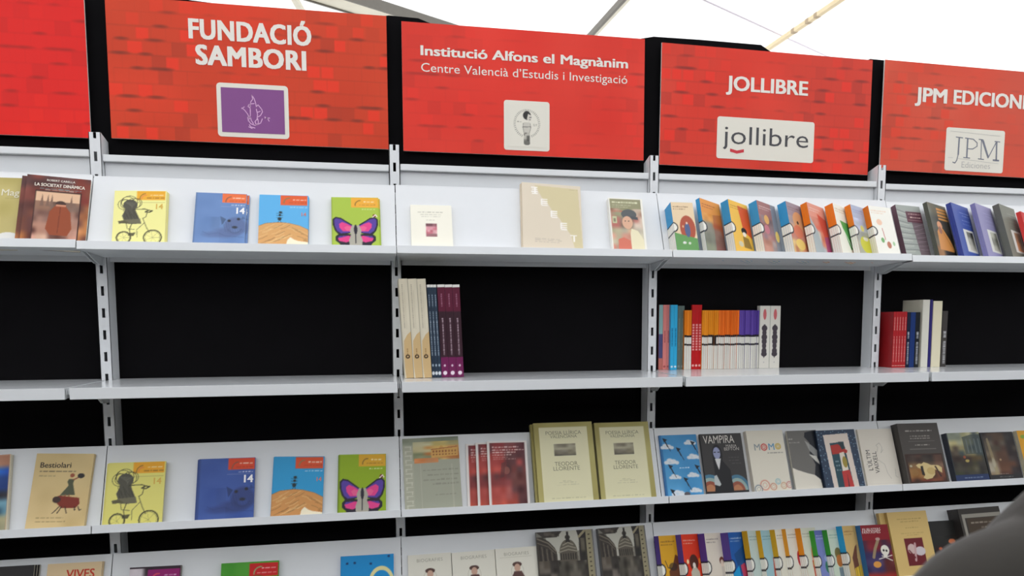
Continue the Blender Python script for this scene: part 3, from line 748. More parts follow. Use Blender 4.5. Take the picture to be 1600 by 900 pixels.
# ------------------------------------------------------------------ top row (A)
def societat(w, h):
    c = Cv(*res(w, h, 640), (112, 62, 50))
    c.blot(0, 0, 1, 1, [[(92, 58, 56), (96, 60, 58), (132, 62, 50)], [(120, 60, 50), (140, 80, 62), (128, 50, 40)], [(88, 46, 40), (120, 66, 50), (166, 104, 66)], [(92, 50, 46), (110, 60, 44), (196, 128, 74)], [(84, 44, 42), (96, 50, 40), (190, 120, 66)]], 7, 9, 4)
    c.rect(.15, .245, .87, 1, (64, 34, 30)).rect(.17, .265, .85, 1, (226, 186, 152))
    c.blot(.17, .42, .85, 1, [[(150, 112, 92), (112, 86, 74), (176, 140, 120)], [(120, 84, 74), (96, 62, 54), (170, 128, 112)], [(176, 128, 108), (84, 44, 38), (188, 140, 122)], [(200, 160, 136), (90, 50, 40), (206, 150, 130)]], 8, 7, 6, .95)
    for x in (.27, .36, .42, .72): c.poly([(x - .03, .5), (x, .30), (x + .03, .5)], (128, 98, 84))
    c.poly([(.36, .86), (.40, .58), (.48, .48), (.64, .48), (.72, .58), (.76, .84), (.70, .96), (.44, .96)], (150, 72, 40)).ell(.56, .445, .08, .045, (70, 48, 40)).rect(.49, .46, .64, .49, (206, 140, 110)).line([(.56, .50), (.55, .92)], .01, (110, 48, 28))
    c.text("LA SOCIETAT DINÀMICA", .52, .175, .086, (236, 226, 214), .03, sx=.82).text('ROBERT CARELLA', .53, .085, .055, (232, 222, 212), .02).words(.22, .86, .205, .016, (110, 160, 170), .8).words(.3, .78, .225, .014, (210, 190, 180), .8)
    return c
def mag(w, h):
    c = Cv(*res(w, h), (190, 176, 108)); c.blot(0, 0, 1, 1, [[(196, 182, 118), (184, 170, 100)], [(190, 176, 108), (198, 184, 124)]], 5, 5, 1, .6)
    c.text('Mag', .82, .30, .17, (226, 220, 196), .01).words(.75, .95, .34, .012, (150, 140, 90)).line([(.56, .62), (.66, .9)], .012, K).line([(.62, .80), (.68, .8)], .01, K).ell(.86, 1.0, .18, .10, (224, 224, 220)).ell(.70, .955, .03, .02, (40, 38, 36))
    return c
display('A', (-66, 275.5), tr=(38, 278.5), n=1, t=.012, cover=(180, 166, 104), front=mag, label='olive tan book cut off at left end of top shelf')
display('A', (43, 272), tr=(142.5, 281.5), n=2, t=.010, yaw=9, dl=.032, cover=(88, 50, 44), front=societat, fan=-.014, fdx=0.0, label='brown book with painted back view of a man', group='copies of the brown book', bl=(33, 374))
yg = yellow_girl((245, 240, 158), (240, 176, 50))  # third level repeats these four covers in darker, shade-carrying colours
display('A', (179.5, 298), tr=(260.5, 298.5), n=3, t=.005, cover=(236, 230, 150), front=yg, fan=.0012, label='pale yellow girl-on-bicycle book, top shelf', group='top-shelf yellow bicycle books', bl=(174, 380))
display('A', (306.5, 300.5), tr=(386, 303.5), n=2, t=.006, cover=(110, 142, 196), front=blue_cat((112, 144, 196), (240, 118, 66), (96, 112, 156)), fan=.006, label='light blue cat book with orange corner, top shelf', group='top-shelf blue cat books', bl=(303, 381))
display('A', (405.5, 304), tr=(482, 306), n=2, t=.006, cover=(96, 178, 230), front=ant_hill((96, 180, 234), (222, 168, 106), (230, 98, 52)), fan=.001, label='sky blue book with ant on sandy hill, top shelf', group='top-shelf ant books', bl=(403, 383))
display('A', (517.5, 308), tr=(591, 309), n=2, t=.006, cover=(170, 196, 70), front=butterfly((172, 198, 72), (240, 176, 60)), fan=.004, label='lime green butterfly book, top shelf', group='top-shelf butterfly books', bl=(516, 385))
display('A', (641, 320), tr=(705, 321.5), n=1, t=.01, cover=(244, 241, 226), front=small_white, label='small cream book with tiny pink picture', bl=(645, 383))
display('A', (815, 284.5), tr=(906.5, 291.5), n=2, t=.009, cover=(214, 202, 180), front=stepped_e, fan=-.003, label='large beige book with diagonal row of white letter blocks', group='beige letter-block books', bl=(820, 383))
display('A', (950, 309), tr=(1003, 311.5), n=2, t=.009, cover=(238, 237, 230), front=portrait, label='white-bordered book with painting of man in grey hat', group='white-bordered portrait books', bl=(957, 385))
BL, OR_ = (56, 152, 206), (232, 122, 28)
def x1(c): c.ell(.62, .62, .34, .30, (176, 84, 62)).poly([(.0, .72), (.4, .78), (1, .86), (1, 1), (0, 1)], (104, 158, 92)).ell(.60, .66, .12, .17, (84, 100, 140)).ell(.60, .50, .04, .03, (230, 200, 180)).ell(.42, .58, .03, .03, (226, 190, 150)).ell(.40, .96, .08, .03, (230, 230, 226)).ell(.62, .97, .06, .03, (210, 220, 200))
def x2(c): c.poly([(.55, .3), (1, .25), (1, 1), (.5, 1)], (150, 70, 60), .4)
def x3(c): c.poly([(.45, .08), (1, .10), (1, .75), (.58, .62)], (222, 92, 44)).ell(.60, .62, .14, .07, (40, 34, 34)).ell(.60, .69, .09, .05, (240, 230, 214)).poly([(.5, .74), (.78, .76), (.9, .98), (.5, .98)], (150, 120, 52)).ell(.35, .92, .12, .06, (206, 200, 170))
def x4(c): c.rect(.72, 0, 1, 1, (132, 140, 150), .9).ell(.40, .38, .13, .10, (224, 170, 96)).ell(.34, .60, .14, .10, (196, 120, 130)).ell(.85, .7, .10, .12, (230, 200, 110))
def x5(c): c.ell(.55, .38, .30, .20, (214, 156, 110)).ell(.50, .42, .05, .04, K).ell(.45, .62, .25, .14, (214, 120, 90)).ell(.45, .90, .25, .12, (234, 200, 110))
def x6(c): c.poly([(0, .3), (.35, .6), (.6, 1), (0, 1)], (168, 178, 180)).poly([(.5, .2), (1, .3), (1, .8), (.7, .7)], (206, 84, 66)).poly([(.70, .70), (1, .66), (1, 1), (.72, 1)], (176, 84, 120))
def x7(c): c.poly([(.25, .36), (1, .40), (1, .9), (.62, .98)], (86, 164, 84)).line([(.3, .5), (.8, 1)], .04, (226, 238, 214))
def x8(c): c.ell(.50, .88, .34, .20, (206, 202, 60)).ell(.5, .75, .14, .05, (226, 220, 200)).ell(.42, .52, .10, .07, (214, 206, 120)).rect(.3, .6, .7, .72, (150, 150, 140), .6)
def x9(c): c.ell(.35, .38, .12, .07, (240, 190, 160), .8).line([(.42, .52), (.46, .78)], .03, (196, 120, 110)).ell(.34, .80, .07, .06, (120, 176, 110)).ell(.58, .90, .09, .08, (190, 120, 96)).ell(.8, .86, .05, .05, (170, 206, 160))
stacks = [
 ((1047.5, 315.8), 1038.5, BL, (232, 208, 172), (110, 80, 60), None, x1, 4, 0, 'round red table scene', (1053, 384)),
 ((1092.5, 309), 1086.5, BL, (226, 150, 70), (150, 70, 40), [[(226, 160, 84), (230, 150, 60)], [(140, 140, 130), (200, 110, 60)], [(120, 126, 116), (110, 106, 100)], [(130, 140, 120), (110, 90, 90)]], x2, 3, 24, 'orange and green-grey crowd scene', (1100, 385)),
 ((1137, 311), 1125.5, BL, (240, 190, 76), (150, 100, 40), None, x3, 4, 24, 'yellow and red cover', (1147, 387)),
 ((1181.5, 312.5), 1169, BL, (160, 112, 110), (236, 214, 206), [[(164, 110, 104), (150, 130, 130)], [(176, 126, 120), (140, 110, 120)], [(196, 140, 120), (150, 140, 140)]], x4, 4, 24, 'dusky pink cover', (1188, 387)),
 ((1227, 314), 1214, BL, (158, 140, 150), (120, 90, 90), [[(166, 150, 150), (214, 160, 120)], [(190, 110, 90), (200, 130, 110)], [(224, 190, 120), (190, 120, 80)]], x5, 4, 24, 'close-up of a face', (1238, 388)),
 ((1260, 315.5), 1250, OR_, (224, 150, 130), (240, 220, 210), [[(214, 140, 120), (220, 110, 90)], [(190, 190, 180), (214, 120, 90)], [(160, 170, 176), (222, 140, 110)]], x6, 3, 24, 'salmon striped cover', (1268, 390)),
 ((1300.5, 317), 1288, OR_, (238, 236, 222), (190, 170, 130), None, x7, 4, 24, 'green and white cover', (1315, 391)),
 ((1328, 319), 1319, OR_, (176, 184, 206), (120, 130, 180), [[(180, 186, 210), (170, 180, 190)], [(160, 160, 150), (190, 186, 150)], [(180, 180, 160), (200, 196, 150)]], x8, 3, 20, 'lilac cover with yellow flask', (1337, 391)),
 ((1356, 321), 1347, OR_, (244, 242, 232), (236, 190, 160), None, x9, 3, 8, 'white cover with small red and green figures', (1366, 392)),
]
for (tl, sp, sc, bg, tline, pal, ex, n, yaw, desc, bl) in stacks:
    cn = 'blue' if sc == BL else 'orange'
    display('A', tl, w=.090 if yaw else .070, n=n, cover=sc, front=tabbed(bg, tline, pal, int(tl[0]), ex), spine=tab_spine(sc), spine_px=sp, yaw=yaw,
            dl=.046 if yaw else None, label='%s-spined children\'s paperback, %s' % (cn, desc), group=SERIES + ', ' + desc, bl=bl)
def arch(w, h):
    c = Cv(*res(w, h), (160, 166, 160)); r = random.Random(3)
    for q in range(9): c.line([(0, .10 + q * .12), (.35, .16 + q * .11), (.95, .12 + q * .115 + .02)], .018, (86, 88, 90), .8).line([(0, .15 + q * .12), (.4, .20 + q * .11)], .02, (200, 202, 192), .8)
    c.poly([(.52, .3), (1, .2), (1, 1), (.62, 1)], (92, 66, 78), .65)
    for q in range(7): c.line([(.6, .45 + q * .08), (1, .38 + q * .09)], .015, (170, 150, 160), .8)
    return c.rect(.36, .13, 1, .36, (98, 60, 72)).words(.44, .95, .165, .03, (226, 200, 190), .9).words(.50, .95, .24, .025, (226, 200, 190), .9).rect(.4, .31, .95, .32, (220, 190, 180))
def bearded(w, h):
    c = Cv(*res(w, h), (84, 90, 78)); c.blot(0, 0, 1, 1, [[(92, 98, 86), (110, 104, 86)], [(84, 84, 74), (70, 66, 60)], [(90, 80, 60), (40, 38, 36)], [(150, 104, 60), (44, 40, 38)]], 5, 7, 8)
    for q in range(4): c.rect(.45, .08 + q * .07, 1, .125 + q * .07, (214, 152, 84))
    return c.poly([(.16, .98), (.22, .60), (.36, .50), (.56, .52), (.80, .72), (.95, .92), (.9, .98)], (208, 142, 76)).ell(.42, .46, .13, .09, (222, 160, 120)).ell(.40, .56, .08, .08, (160, 110, 90)).line([(.5, .56), (.8, .86)], .02, (150, 90, 50))
def plaincol(bg, txt, photo=None):
    def f(w, h):
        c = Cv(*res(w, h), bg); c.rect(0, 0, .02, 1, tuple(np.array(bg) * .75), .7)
        c.words(.38, .95, .16, .02, txt).words(.5, .95, .22, .02, txt).words(.44, .9, .32, .018, txt).words(.44, .9, .40, .015, txt, .5)
        if photo: c.rect(.36, .52, .95, .99, (222, 222, 216)).blot(.52, .56, .88, .95, photo, 5, 6, 12)
        return c
    return f
display('A', (1398.5, 319.5), w=.098, n=1, t=.016, cover=(92, 62, 76), front=arch, spine_px=1391.5, yaw=6, label='grey book with buildings cover and plum spine', bl=(1413, 395))
display('A', (1447.5, 315.2), w=.100, n=3, cover=(76, 80, 70), front=bearded, spine_px=1441, yaw=18, dl=.044, label='dark olive book with reclining bearded man', group='dark olive books', bl=(1462, 395))
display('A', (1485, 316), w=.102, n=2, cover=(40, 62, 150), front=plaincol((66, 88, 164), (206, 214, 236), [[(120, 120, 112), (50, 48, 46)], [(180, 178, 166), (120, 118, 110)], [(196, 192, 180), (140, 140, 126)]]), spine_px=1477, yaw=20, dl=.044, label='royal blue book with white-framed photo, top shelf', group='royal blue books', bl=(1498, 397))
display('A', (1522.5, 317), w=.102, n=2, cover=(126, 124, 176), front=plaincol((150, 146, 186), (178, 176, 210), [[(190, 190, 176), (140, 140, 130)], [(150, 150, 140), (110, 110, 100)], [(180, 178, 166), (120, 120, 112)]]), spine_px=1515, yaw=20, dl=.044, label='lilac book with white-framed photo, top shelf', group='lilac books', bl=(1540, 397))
display('A', (1560, 318), w=.10, n=1, t=.02, cover=(88, 90, 84), front=plaincol((122, 124, 112), (160, 162, 146), [[(170, 130, 100), (150, 140, 120)], [(200, 140, 100), (160, 150, 130)]]), yaw=20, dl=.044, label='grey-green book near right end of top shelf', bl=(1576, 398))
display('A', (1594, 330), w=.09, n=1, t=.014, cover=(206, 32, 30), front=plaincol((206, 34, 32), (240, 200, 190)), yaw=22, dl=.05, label='bright red book at right edge of top shelf')

# ------------------------------------------------------------------ middle shelf (B): books standing spine out
def standing(xl, xr, yb, yt, n, cover, spine=None, depth=.15, lean=0.0, label='', group=None, Y=None, hard=False, pages=True, words=True, each=None):
    """n books side by side whose spines fill the pixels xl..xr; bottom at pixel yb, top at yt"""
    xm = (xl + xr) / 2
    y0 = Y if Y is not None else on_axis(xm, yb, 2, zB)[1]
    A, B2 = on_axis(xl, yb, 1, y0)[0], on_axis(xr, yb, 1, y0)[0]
    zt = on_axis(xm, yt, 1, y0)[2]; h = (zt - zB); t = (B2 - A) / n
    for i in range(n):
        xr_ = A + (i + 1) * t
        M = Matrix(((0, -1, 0, xr_ - .0002), (1, 0, 0, y0), (0, 0, 1, zB), (0, 0, 0, 1)))
        if lean: M = Matrix.Translation(Vector((xr_, 0, zB))) @ Matrix.Rotation(lean, 4, 'Y') @ Matrix.Translation(Vector((-xr_, 0, -zB + .0))) @ M
        M = Matrix.Translation((0, 0, .0004 + abs(math.sin(lean)) * t)) @ M
        lab = (each[i] if each else label) if n == 1 or each else '%s, %s' % (label, ('leftmost', 'middle', 'rightmost')[i] if n == 3 else ('left one', 'right one')[i] if n == 2 else '%s from the left' % ('first' if i == 0 else ORD[i]))
        book('book', depth, h * (1 if n < 5 else random.uniform(.993, 1.0)), t - .0004, cover, None, spine(t, h) if spine else None, M, lab, group if n > 1 or group else None, hard, None, pages)
def sp(bg, f=None, n=14):
    def g(t, h):
        c = Cv(n, max(40, int(h * 620)), bg, asp=h / t)
        if f: f(c)
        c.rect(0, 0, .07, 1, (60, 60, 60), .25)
        return c
    return g
def s_beige(c):
    c.blot(0, 0, 1, 1, [[(216, 208, 186), (208, 200, 180)], [(218, 210, 190), (210, 202, 184)]], 3, 6, 1, .6)
    c.poly([(1, .53), (.6, .56), (.2, .62), (.12, .75), (.12, .9), (.4, 1), (1, 1)], (206, 176, 128)).poly([(.1, .93), (.5, 1), (.05, 1)], (226, 216, 190))
    c.ell(.5, .78, .24, .020, (54, 40, 30)).ell(.5, .78, .11, .009, (190, 160, 116))
    for q in range(26): c.rect(.30, .06 + q * .017, .44, .07 + q * .017, (150, 140, 124), .6).rect(.56, .12 + q * .015, .62, .128 + q * .015, (160, 150, 134), .45)
    for q in range(6): c.rect(.42, .70 + q * .01, .58, .705 + q * .01, (130, 90, 50), .6)
def vtext(c, x, y0, y1, col, wd=.2, a=.85, st=.012, seed=0):
    r = random.Random(seed + int(y0 * 100)); y = y0
    while y < y1:
        L = r.uniform(st * .7, st * 2.4); c.rect(x - wd / 2 * r.uniform(.7, 1), y, x + wd / 2, min(y + L, y1), col, a * r.uniform(.7, 1)); y += L + .005
def s_navy(c): c.rect(0, 0, 1, .032, (232, 230, 226)); vtext(c, .5, .11, .24, (170, 184, 200), .3); vtext(c, .5, .29, .76, (176, 190, 204), .35); c.ell(.5, .865, .3, .014, (160, 176, 190)).ell(.5, .95, .42, .02, (220, 226, 232))
def s_purple(c): c.rect(0, 0, 1, .032, (232, 230, 226)).rect(0, .29, 1, .78, (58, 34, 44)).rect(0, .78, 1, 1, (112, 34, 84)); vtext(c, .5, .10, .24, (176, 130, 150), .2, .7); vtext(c, .5, .36, .76, (190, 170, 180), .18, .85); c.ell(.5, .87, .14, .012, (220, 190, 210)).ell(.5, .95, .26, .022, (240, 225, 235))
LN = -0.052
standing(632.5, 675, 591, 436, 3, (214, 206, 184), sp((214, 206, 184), s_beige, 26), depth=.16, lean=LN, label='tall beige book with cream and tan spine', group='tall beige books on the middle shelf')
YB = on_axis(654, 591, 2, zB)[1]
standing(675.2, 690, 589.5, 445, 3, (44, 58, 76), sp((44, 58, 76), s_navy, 12), depth=.15, lean=-.046, label='thin navy spine with white band on top', group='thin navy books on the middle shelf', Y=YB + .008)
standing(690.2, 725, 589.5, 445, 3, (92, 30, 52), sp((94, 30, 54), s_purple, 20), depth=.15, lean=-.040, label='burgundy spine with magenta foot', group='burgundy books on the middle shelf', Y=YB + .008)
def s_line(col, y0, y1, wd=.3, c2=None):
    def f(c):
        vtext(c, .5, y0, y1, col, wd)
        c.ell(.5, .95, .32, .016, c2 or col)
    return f
Y3 = on_axis(1046, 577.5, 2, zB)[1]
def s_first(c): c.rect(0, 0, 1, .45, (150, 190, 190)).rect(0, .45, 1, .82, (84, 84, 130)).rect(0, .82, 1, 1, (206, 120, 110))
standing(1028.5, 1034.8, 577.5, 476.5, 1, (150, 60, 60), sp((176, 120, 116), s_first), depth=.12, label='thin teal and red picture spine beside the third slotted upright', Y=Y3)
standing(1035, 1046.4, 577.5, 476.5, 2, (236, 138, 134), sp((238, 142, 136), s_line((170, 80, 84), .4, .58, .35, (190, 90, 90))), depth=.12, label='salmon pink spine on middle shelf', group='salmon pink spines', Y=Y3)
standing(1046.8, 1057.3, 579.5, 476.5, 2, (48, 172, 222), sp((50, 176, 226), s_line((20, 110, 160), .36, .64, .45, (226, 240, 248))), depth=.12, label='cyan blue spine on middle shelf', group='cyan spines', Y=Y3 - .012)
standing(1057.6, 1068, 577.5, 478, 2, (104, 120, 116), sp((104, 122, 116), s_line((160, 170, 160), .2, .7, .12, (140, 150, 150))), depth=.12, label='green-grey spine left of orange spines', group='green-grey spines', Y=Y3)
TAB = (34, 32, 34)
def s_tab(col, low=(230, 228, 218), jog=0.0, black=False):
    def f(c):
        c.rect(0, .42 + jog, 1, .455 + jog, TAB).rect(0, .455 + jog, 1, .565 + jog, TAB if black else (230, 228, 218)).rect(0, .565 + jog, 1, .595 + jog, TAB).rect(0, .595 + jog, 1, 1, low)
    return f
Y4 = Y3 - .010
def run(xl, xr, n, col, what, blk=(), jit=0.0):
    w_ = (xr - xl) / n
    for i in range(n):
        lo = tuple(np.array((230, 228, 218)) - random.choice((0, 4, 10)))
        cc = tuple(np.clip(np.array(col) + random.choice((-6, 0, 8)), 0, 255).astype(int))
        lab = 'thin %s white-footed spine, %s of %s' % (col_name(what), ('first' if i == 0 else ORD[i]) + ' from the left', what)
        standing(xl + i * w_, xl + (i + 1) * w_, 583.5, 485, 1, cc, sp(cc, s_tab(cc, lo, .004 * math.sin(i * 1.3), i in blk), 8), depth=.10, label=lab, group='white-footed spines, ' + what, Y=Y4 + .001 * ((i * 7) % 3))
def col_name(w_): return 'orange' if 'orange' in w_ else 'amber' if 'amber' in w_ else 'violet'
run(1068.2, 1079.4, 3, (238, 132, 22), 'the orange spines before the red trio')
def s_red(c):
    for q in range(10): c.rect(.22, .30 + q * .042, .78, .328 + q * .042, (238, 180, 176), .9)
    c.ell(.5, .94, .34, .018, (240, 190, 186))
standing(1079.8, 1095.2, 579, 476.5, 3, (198, 22, 28), sp((200, 24, 30), s_red, 14), depth=.12, label='bright red spine with white lettering', group='bright red trio of spines', Y=Y4 + .006)
run(1095.6, 1121, 8, (240, 146, 24), 'the amber run', (5, 6))
run(1121.2, 1153.2, 10, (240, 112, 24), 'the orange run', ())
run(1153.4, 1184.2, 10, (92, 66, 160), 'the violet run', ())
def s_orn(c):
    k = (74, 66, 74)
    c.ell(.5, .14, .15, .085, (206, 76, 84), .8)
    for y, r_, q in ((.36, .26, .05), (.43, .2, .05), (.50, .26, .055), (.57, .24, .05), (.64, .2, .05), (.72, .24, .05), (.77, .27, .04)): c.ell(.5, y, r_, q, k)
    c.poly([(.5, .29), (.60, .35), (.4, .35)], k).poly([(.5, .84), (.62, .78), (.38, .78)], k).rect(.42, .3, .58, .8, k).rect(.0, .0, .04, 1, (150, 176, 150), .8).ell(.5, .90, .04, .01, (170, 166, 170))
standing(1184.6, 1217, 583.5, 478, 2, (228, 224, 214), sp((228, 224, 214), s_orn, 30), depth=.13, label='wide white spine with dark ornament and red flame', group='ornamented white spines', Y=Y4 - .001)
Y5 = on_axis(1400, 574.5, 2, zB)[1]
def s_redp(c): vtext(c, .5, .10, .34, (226, 190, 180), .3, .8); vtext(c, .5, .44, .90, (226, 190, 180), .3, .8); c.rect(.1, .955, .9, .965, (230, 180, 170))
standing(1393, 1414, 574.5, 487, 5, (158, 26, 32), sp((176, 32, 38), s_redp, 10), depth=.145, label='deep red spine on rightmost middle shelf', group='deep red spines', Y=Y5)
def s_dk(c): vtext(c, .55, .36, .48, (214, 216, 220), .5); vtext(c, .55, .54, .94, (206, 208, 212), .5)
standing(1414.3, 1419.4, 574, 488, 1, (20, 28, 52), sp((20, 28, 52), s_dk), depth=.13, label='thin dark navy spine with white lettering after the deep red ones', Y=Y5)
standing(1419.6, 1427.4, 574, 488, 1, (22, 48, 104), sp((24, 52, 112)), depth=.13, label='plain dark blue spine between two lettered dark spines', Y=Y5)
standing(1427.6, 1434.2, 574, 488, 1, (20, 24, 30), sp((22, 26, 32), s_dk), depth=.13, label='black spine with white lettering beside the tall white book', Y=Y5)
standing(1437.6, 1448.4, 575.5, 468.5, 1, (216, 212, 196), sp((222, 220, 208)), depth=.155, label='tall off-white hardback rising above the dark blue spines', hard=True, Y=Y5 - .002)
standing(1448.8, 1453.2, 575, 468.5, 1, (44, 38, 110), sp((46, 40, 112)), depth=.14, label='narrow indigo spine between two tall pale books', Y=Y5)
standing(1453.8, 1468, 575, 470.5, 1, (226, 216, 184), sp((230, 222, 194)), depth=.14, label='cream hardback right of the narrow indigo spine', hard=True, Y=Y5 - .001)
standing(1469, 1477.2, 573.5, 486, 1, (60, 56, 56), sp((66, 62, 60), s_dk), depth=.13, label='dark grey lettered spine last on the rightmost middle shelf', Y=Y5 + .004)

# ------------------------------------------------------------------ third level (C)
def picture_book(w, h):
    c = Cv(*res(w, h), (214, 204, 176)); c.rect(0, 0, .97, 1, (200, 150, 120))
    return c.blot(0, .02, .965, 1, [[(206, 156, 126), (196, 140, 112)], [(40, 120, 220), (30, 90, 200)], [(60, 140, 220), (20, 60, 130)], [(180, 120, 100), (40, 40, 50)], [(30, 60, 80), (120, 170, 190)], [(176, 170, 130), (196, 190, 150)], [(190, 186, 150), (176, 172, 140)]], 5, 10, 3)
def bestiolari(w, h):
    c = Cv(*res(w, h), (222, 196, 140)); k = (66, 58, 48); c.blot(0, 0, 1, 1, [[(222, 196, 140), (226, 202, 148)], [(228, 200, 146), (216, 188, 132)]], 5, 6, 2, .5)
    c.text('Bestiolari', .36, .20, .145, k, .012).words(.10, .72, .245, .016, k, .75).words(.10, .38, .31, .014, (120, 106, 80), .7)
    c.poly([(.62, .36), (.72, .36), (.70, .42), (.76, .58), (.50, .59), (.63, .45), (.60, .40)], (84, 88, 66)).ell(.67, .31, .04, .028, (160, 86, 60)).line([(.70, .37), (.80, .33)], .022, (150, 86, 60)).ell(.82, .315, .06, .035, (44, 40, 40)).line([(.60, .58), (.60, .62)], .02, (160, 100, 70)).line([(.66, .58), (.66, .62)], .02, (160, 100, 70))
    c.poly([(.42, .61), (.50, .59), (.84, .62), (.86, .70), (.80, .76), (.56, .76), (.48, .70), (.42, .66)], (132, 48, 32)).ell(.46, .645, .07, .045, (64, 44, 38))
    for a, b in ((.52, .42), (.56, .50), (.62, .66), (.78, .80), (.84, .90)): c.line([(a, .74), ((a + b) / 2, .79), (b, .83 if b < .7 else .78)], .016, (60, 44, 36))
    return c.words(.16, .62, .885, .012, (120, 96, 60), .8).words(.16, .66, .935, .012, (120, 96, 60), .8)
display('C', (-62, 716), tr=(18, 709.5), n=1, t=.012, cover=(206, 198, 172), front=picture_book, label='blue and peach picture book cut off at left of third shelf', bl=(-70, 822))
display('C', (58, 708.5), tr=(147.5, 709), n=2, t=.005, cover=(214, 188, 134), front=bestiolari, fan=.0008, label='tan book of woman standing on a red animal', group='tan animal books', bl=(45, 820))
display('C', (171, 723.5), tr=(259.5, 720.5), n=3, t=.006, cover=(226, 216, 120), front=yellow_girl((232, 224, 124), (240, 172, 40)), fan=-.0045, label='golden yellow girl-on-bicycle book, third level', group='third-level yellow bicycle books', bl=(165, 818))  # lower-shelf shade put into the colours of this and the next three
display('C', (312, 717.5), tr=(399, 714.5), n=3, t=.005, cover=(62, 88, 160), front=blue_cat((66, 94, 168), (222, 74, 40), (52, 66, 120)), fan=-.0035, label='deep blue cat book with orange-red corner, third level', group='third-level blue cat books', bl=(305, 810))
display('C', (429, 713.5), tr=(507, 713), n=2, t=.006, cover=(40, 150, 206), front=ant_hill((46, 158, 214), (214, 152, 88), (224, 84, 44)), fan=-.003, label='bright blue ant-on-hill book, third level', group='third-level ant books', bl=(425, 804))
display('C', (530, 710.5), tr=(603, 709), n=2, t=.007, cover=(112, 150, 24), front=butterfly((146, 176, 24), (222, 170, 40)), fan=-.003, label='grass green butterfly book, third level', group='third-level butterfly books', bl=(528, 799))
def monastery(w, h):
    c = Cv(*res(w, h), (168, 170, 152))
    c.blot(0, 0, 1, .14, [[(150, 156, 136), (130, 138, 116), (120, 130, 110)]], 5, 4, 1).blot(.18, .06, 1, .33, [[(196, 190, 150), (210, 190, 120), (170, 160, 110)], [(206, 196, 150), (214, 176, 96), (206, 150, 80)], [(140, 146, 110), (206, 170, 100), (190, 120, 60)], [(150, 150, 110), (214, 180, 110), (180, 120, 70)]], 7, 7, 5)
    c.poly([(.50, .18), (.62, .18), (.68, .12), (.74, .17), (.97, .16), (.97, .28), (.50, .30)], (216, 168, 92))
    for q in range(8): c.rect(.53 + q * .055, .20, .555 + q * .055, .225, (150, 84, 50)).rect(.53 + q * .055, .245, .555 + q * .055, .265, (150, 84, 50))
    c.line([(.5, .18), (.97, .15)], .012, (170, 90, 56)).blot(.2, .30, .62, .37, [[(226, 140, 80), (216, 150, 100)]], 4, 3, 2, .9).rect(.0, .1, .18, 1, (178, 178, 158), .7)
    for q in range(14): c.rect(.04, .12 + q * .064, .16, .135 + q * .064, (206, 206, 190), .8).rect(.04 if q % 2 else .13, .12 + q * .064, .065 if q % 2 else .155, .17 + q * .064, (206, 206, 190), .7)
    c.words(.34, .96, .46, .025, (140, 140, 126)).words(.42, .96, .53, .025, (140, 140, 126)).words(.34, .96, .60, .025, (140, 140, 126)).words(.5, .96, .66, .025, (140, 140, 126)).words(.54, .92, .82, .016, (140, 140, 126)).rect(.30, .38, .31, 1, (196, 194, 176)).rect(.84, .4, .86, 1, (190, 190, 172), .6)
    return c
display('C', (628.5, 686), tr=(715.5, 681.5), n=1, t=.014, cover=(158, 160, 142), front=monastery, label='large grey-green book with engraved orange building', bl=(629, 790))
def redpaint(w, h):
    c = Cv(*res(w, h), (232, 226, 222)); c.rect(.07, .03, .93, 1, (120, 56, 58))
    c.blot(.07, .03, .93, 1, [[(150, 60, 62), (120, 60, 62), (104, 54, 60)], [(170, 64, 60), (100, 56, 58), (96, 52, 56)], [(186, 70, 60), (130, 66, 62), (84, 50, 52)], [(140, 60, 60), (110, 56, 58), (110, 60, 56)], [(184, 80, 72), (160, 76, 70), (96, 52, 54)], [(200, 84, 66), (176, 76, 62), (90, 48, 52)]], 7, 10, 8)
    c.ell(.46, .48, .08, .06, (150, 90, 80), .8).poly([(.34, .36), (.44, .34), (.40, .58), (.30, .60)], (84, 50, 52), .6)
    for y, x in ((.09, .78), (.135, .92), (.175, .70), (.215, .6)): c.words(.13, x, y, .022, (238, 206, 200), .9)
    return c.words(.14, .5, .26, .012, (230, 190, 184), .8).words(.14, .7, .29, .012, (230, 190, 184), .8)
for i, (tl, tr_, lab, dl) in enumerate([((760.5, 690), (822.5, 688.5), 'white-edged red painting book, frontmost of the fanned trio', .030), ((743, 692), (805, 690.5), 'white-edged red painting book, middle of the fan of three', .019), ((727.5, 694), (789, 692.5), 'white-edged red painting book, leftmost of the fan of three', .008)]):
    display('C', tl, tr=tr_, n=1, t=.006, dl=dl, cover=(226, 222, 220), front=redpaint, label=lab, group='fanned red painting books')
def jacket(w, h):
    c = Cv(*res(w, h), (172, 162, 98)); c.blot(0, 0, 1, 1, [[(170, 160, 98), (182, 174, 110)], [(178, 168, 104), (166, 156, 92)]], 4, 6, 3, .7)
    c.rect(.09, .065, .90, 1, (226, 221, 184)).text('POESIA LLÍRICA', .495, .16, .088, (130, 128, 104), -.006).text('VALENCIANA', .495, .205, .075, (130, 128, 104), -.006)
    c.blot(.32, .285, .68, .435, [[(128, 122, 104), (160, 154, 132)], [(170, 164, 140), (150, 144, 122)], [(120, 114, 98), (140, 134, 112)], [(84, 80, 70), (100, 96, 82)]], 5, 6, 4)
    c.text('TEODOR', .50, .565, .095, (118, 116, 96), -.006).text('LLORENTE', .50, .625, .095, (118, 116, 96), -.006)
    return c.words(.42, .58, .75, .012, (170, 166, 138), .6).words(.32, .68, .80, .01, (170, 166, 138), .6).words(.36, .64, .77, .01, (170, 166, 138), .5).words(.22, .78, .965, .01, (176, 172, 140), .7)
display('C', (833, 661.5), tr=(924, 658.5), n=2, t=.018, cover=(166, 156, 94), front=jacket, hard=True, fan=-.006, label='cream-panelled olive hardback, left of the olive pair', group='olive hardbacks left stack', bl=(846, 780))
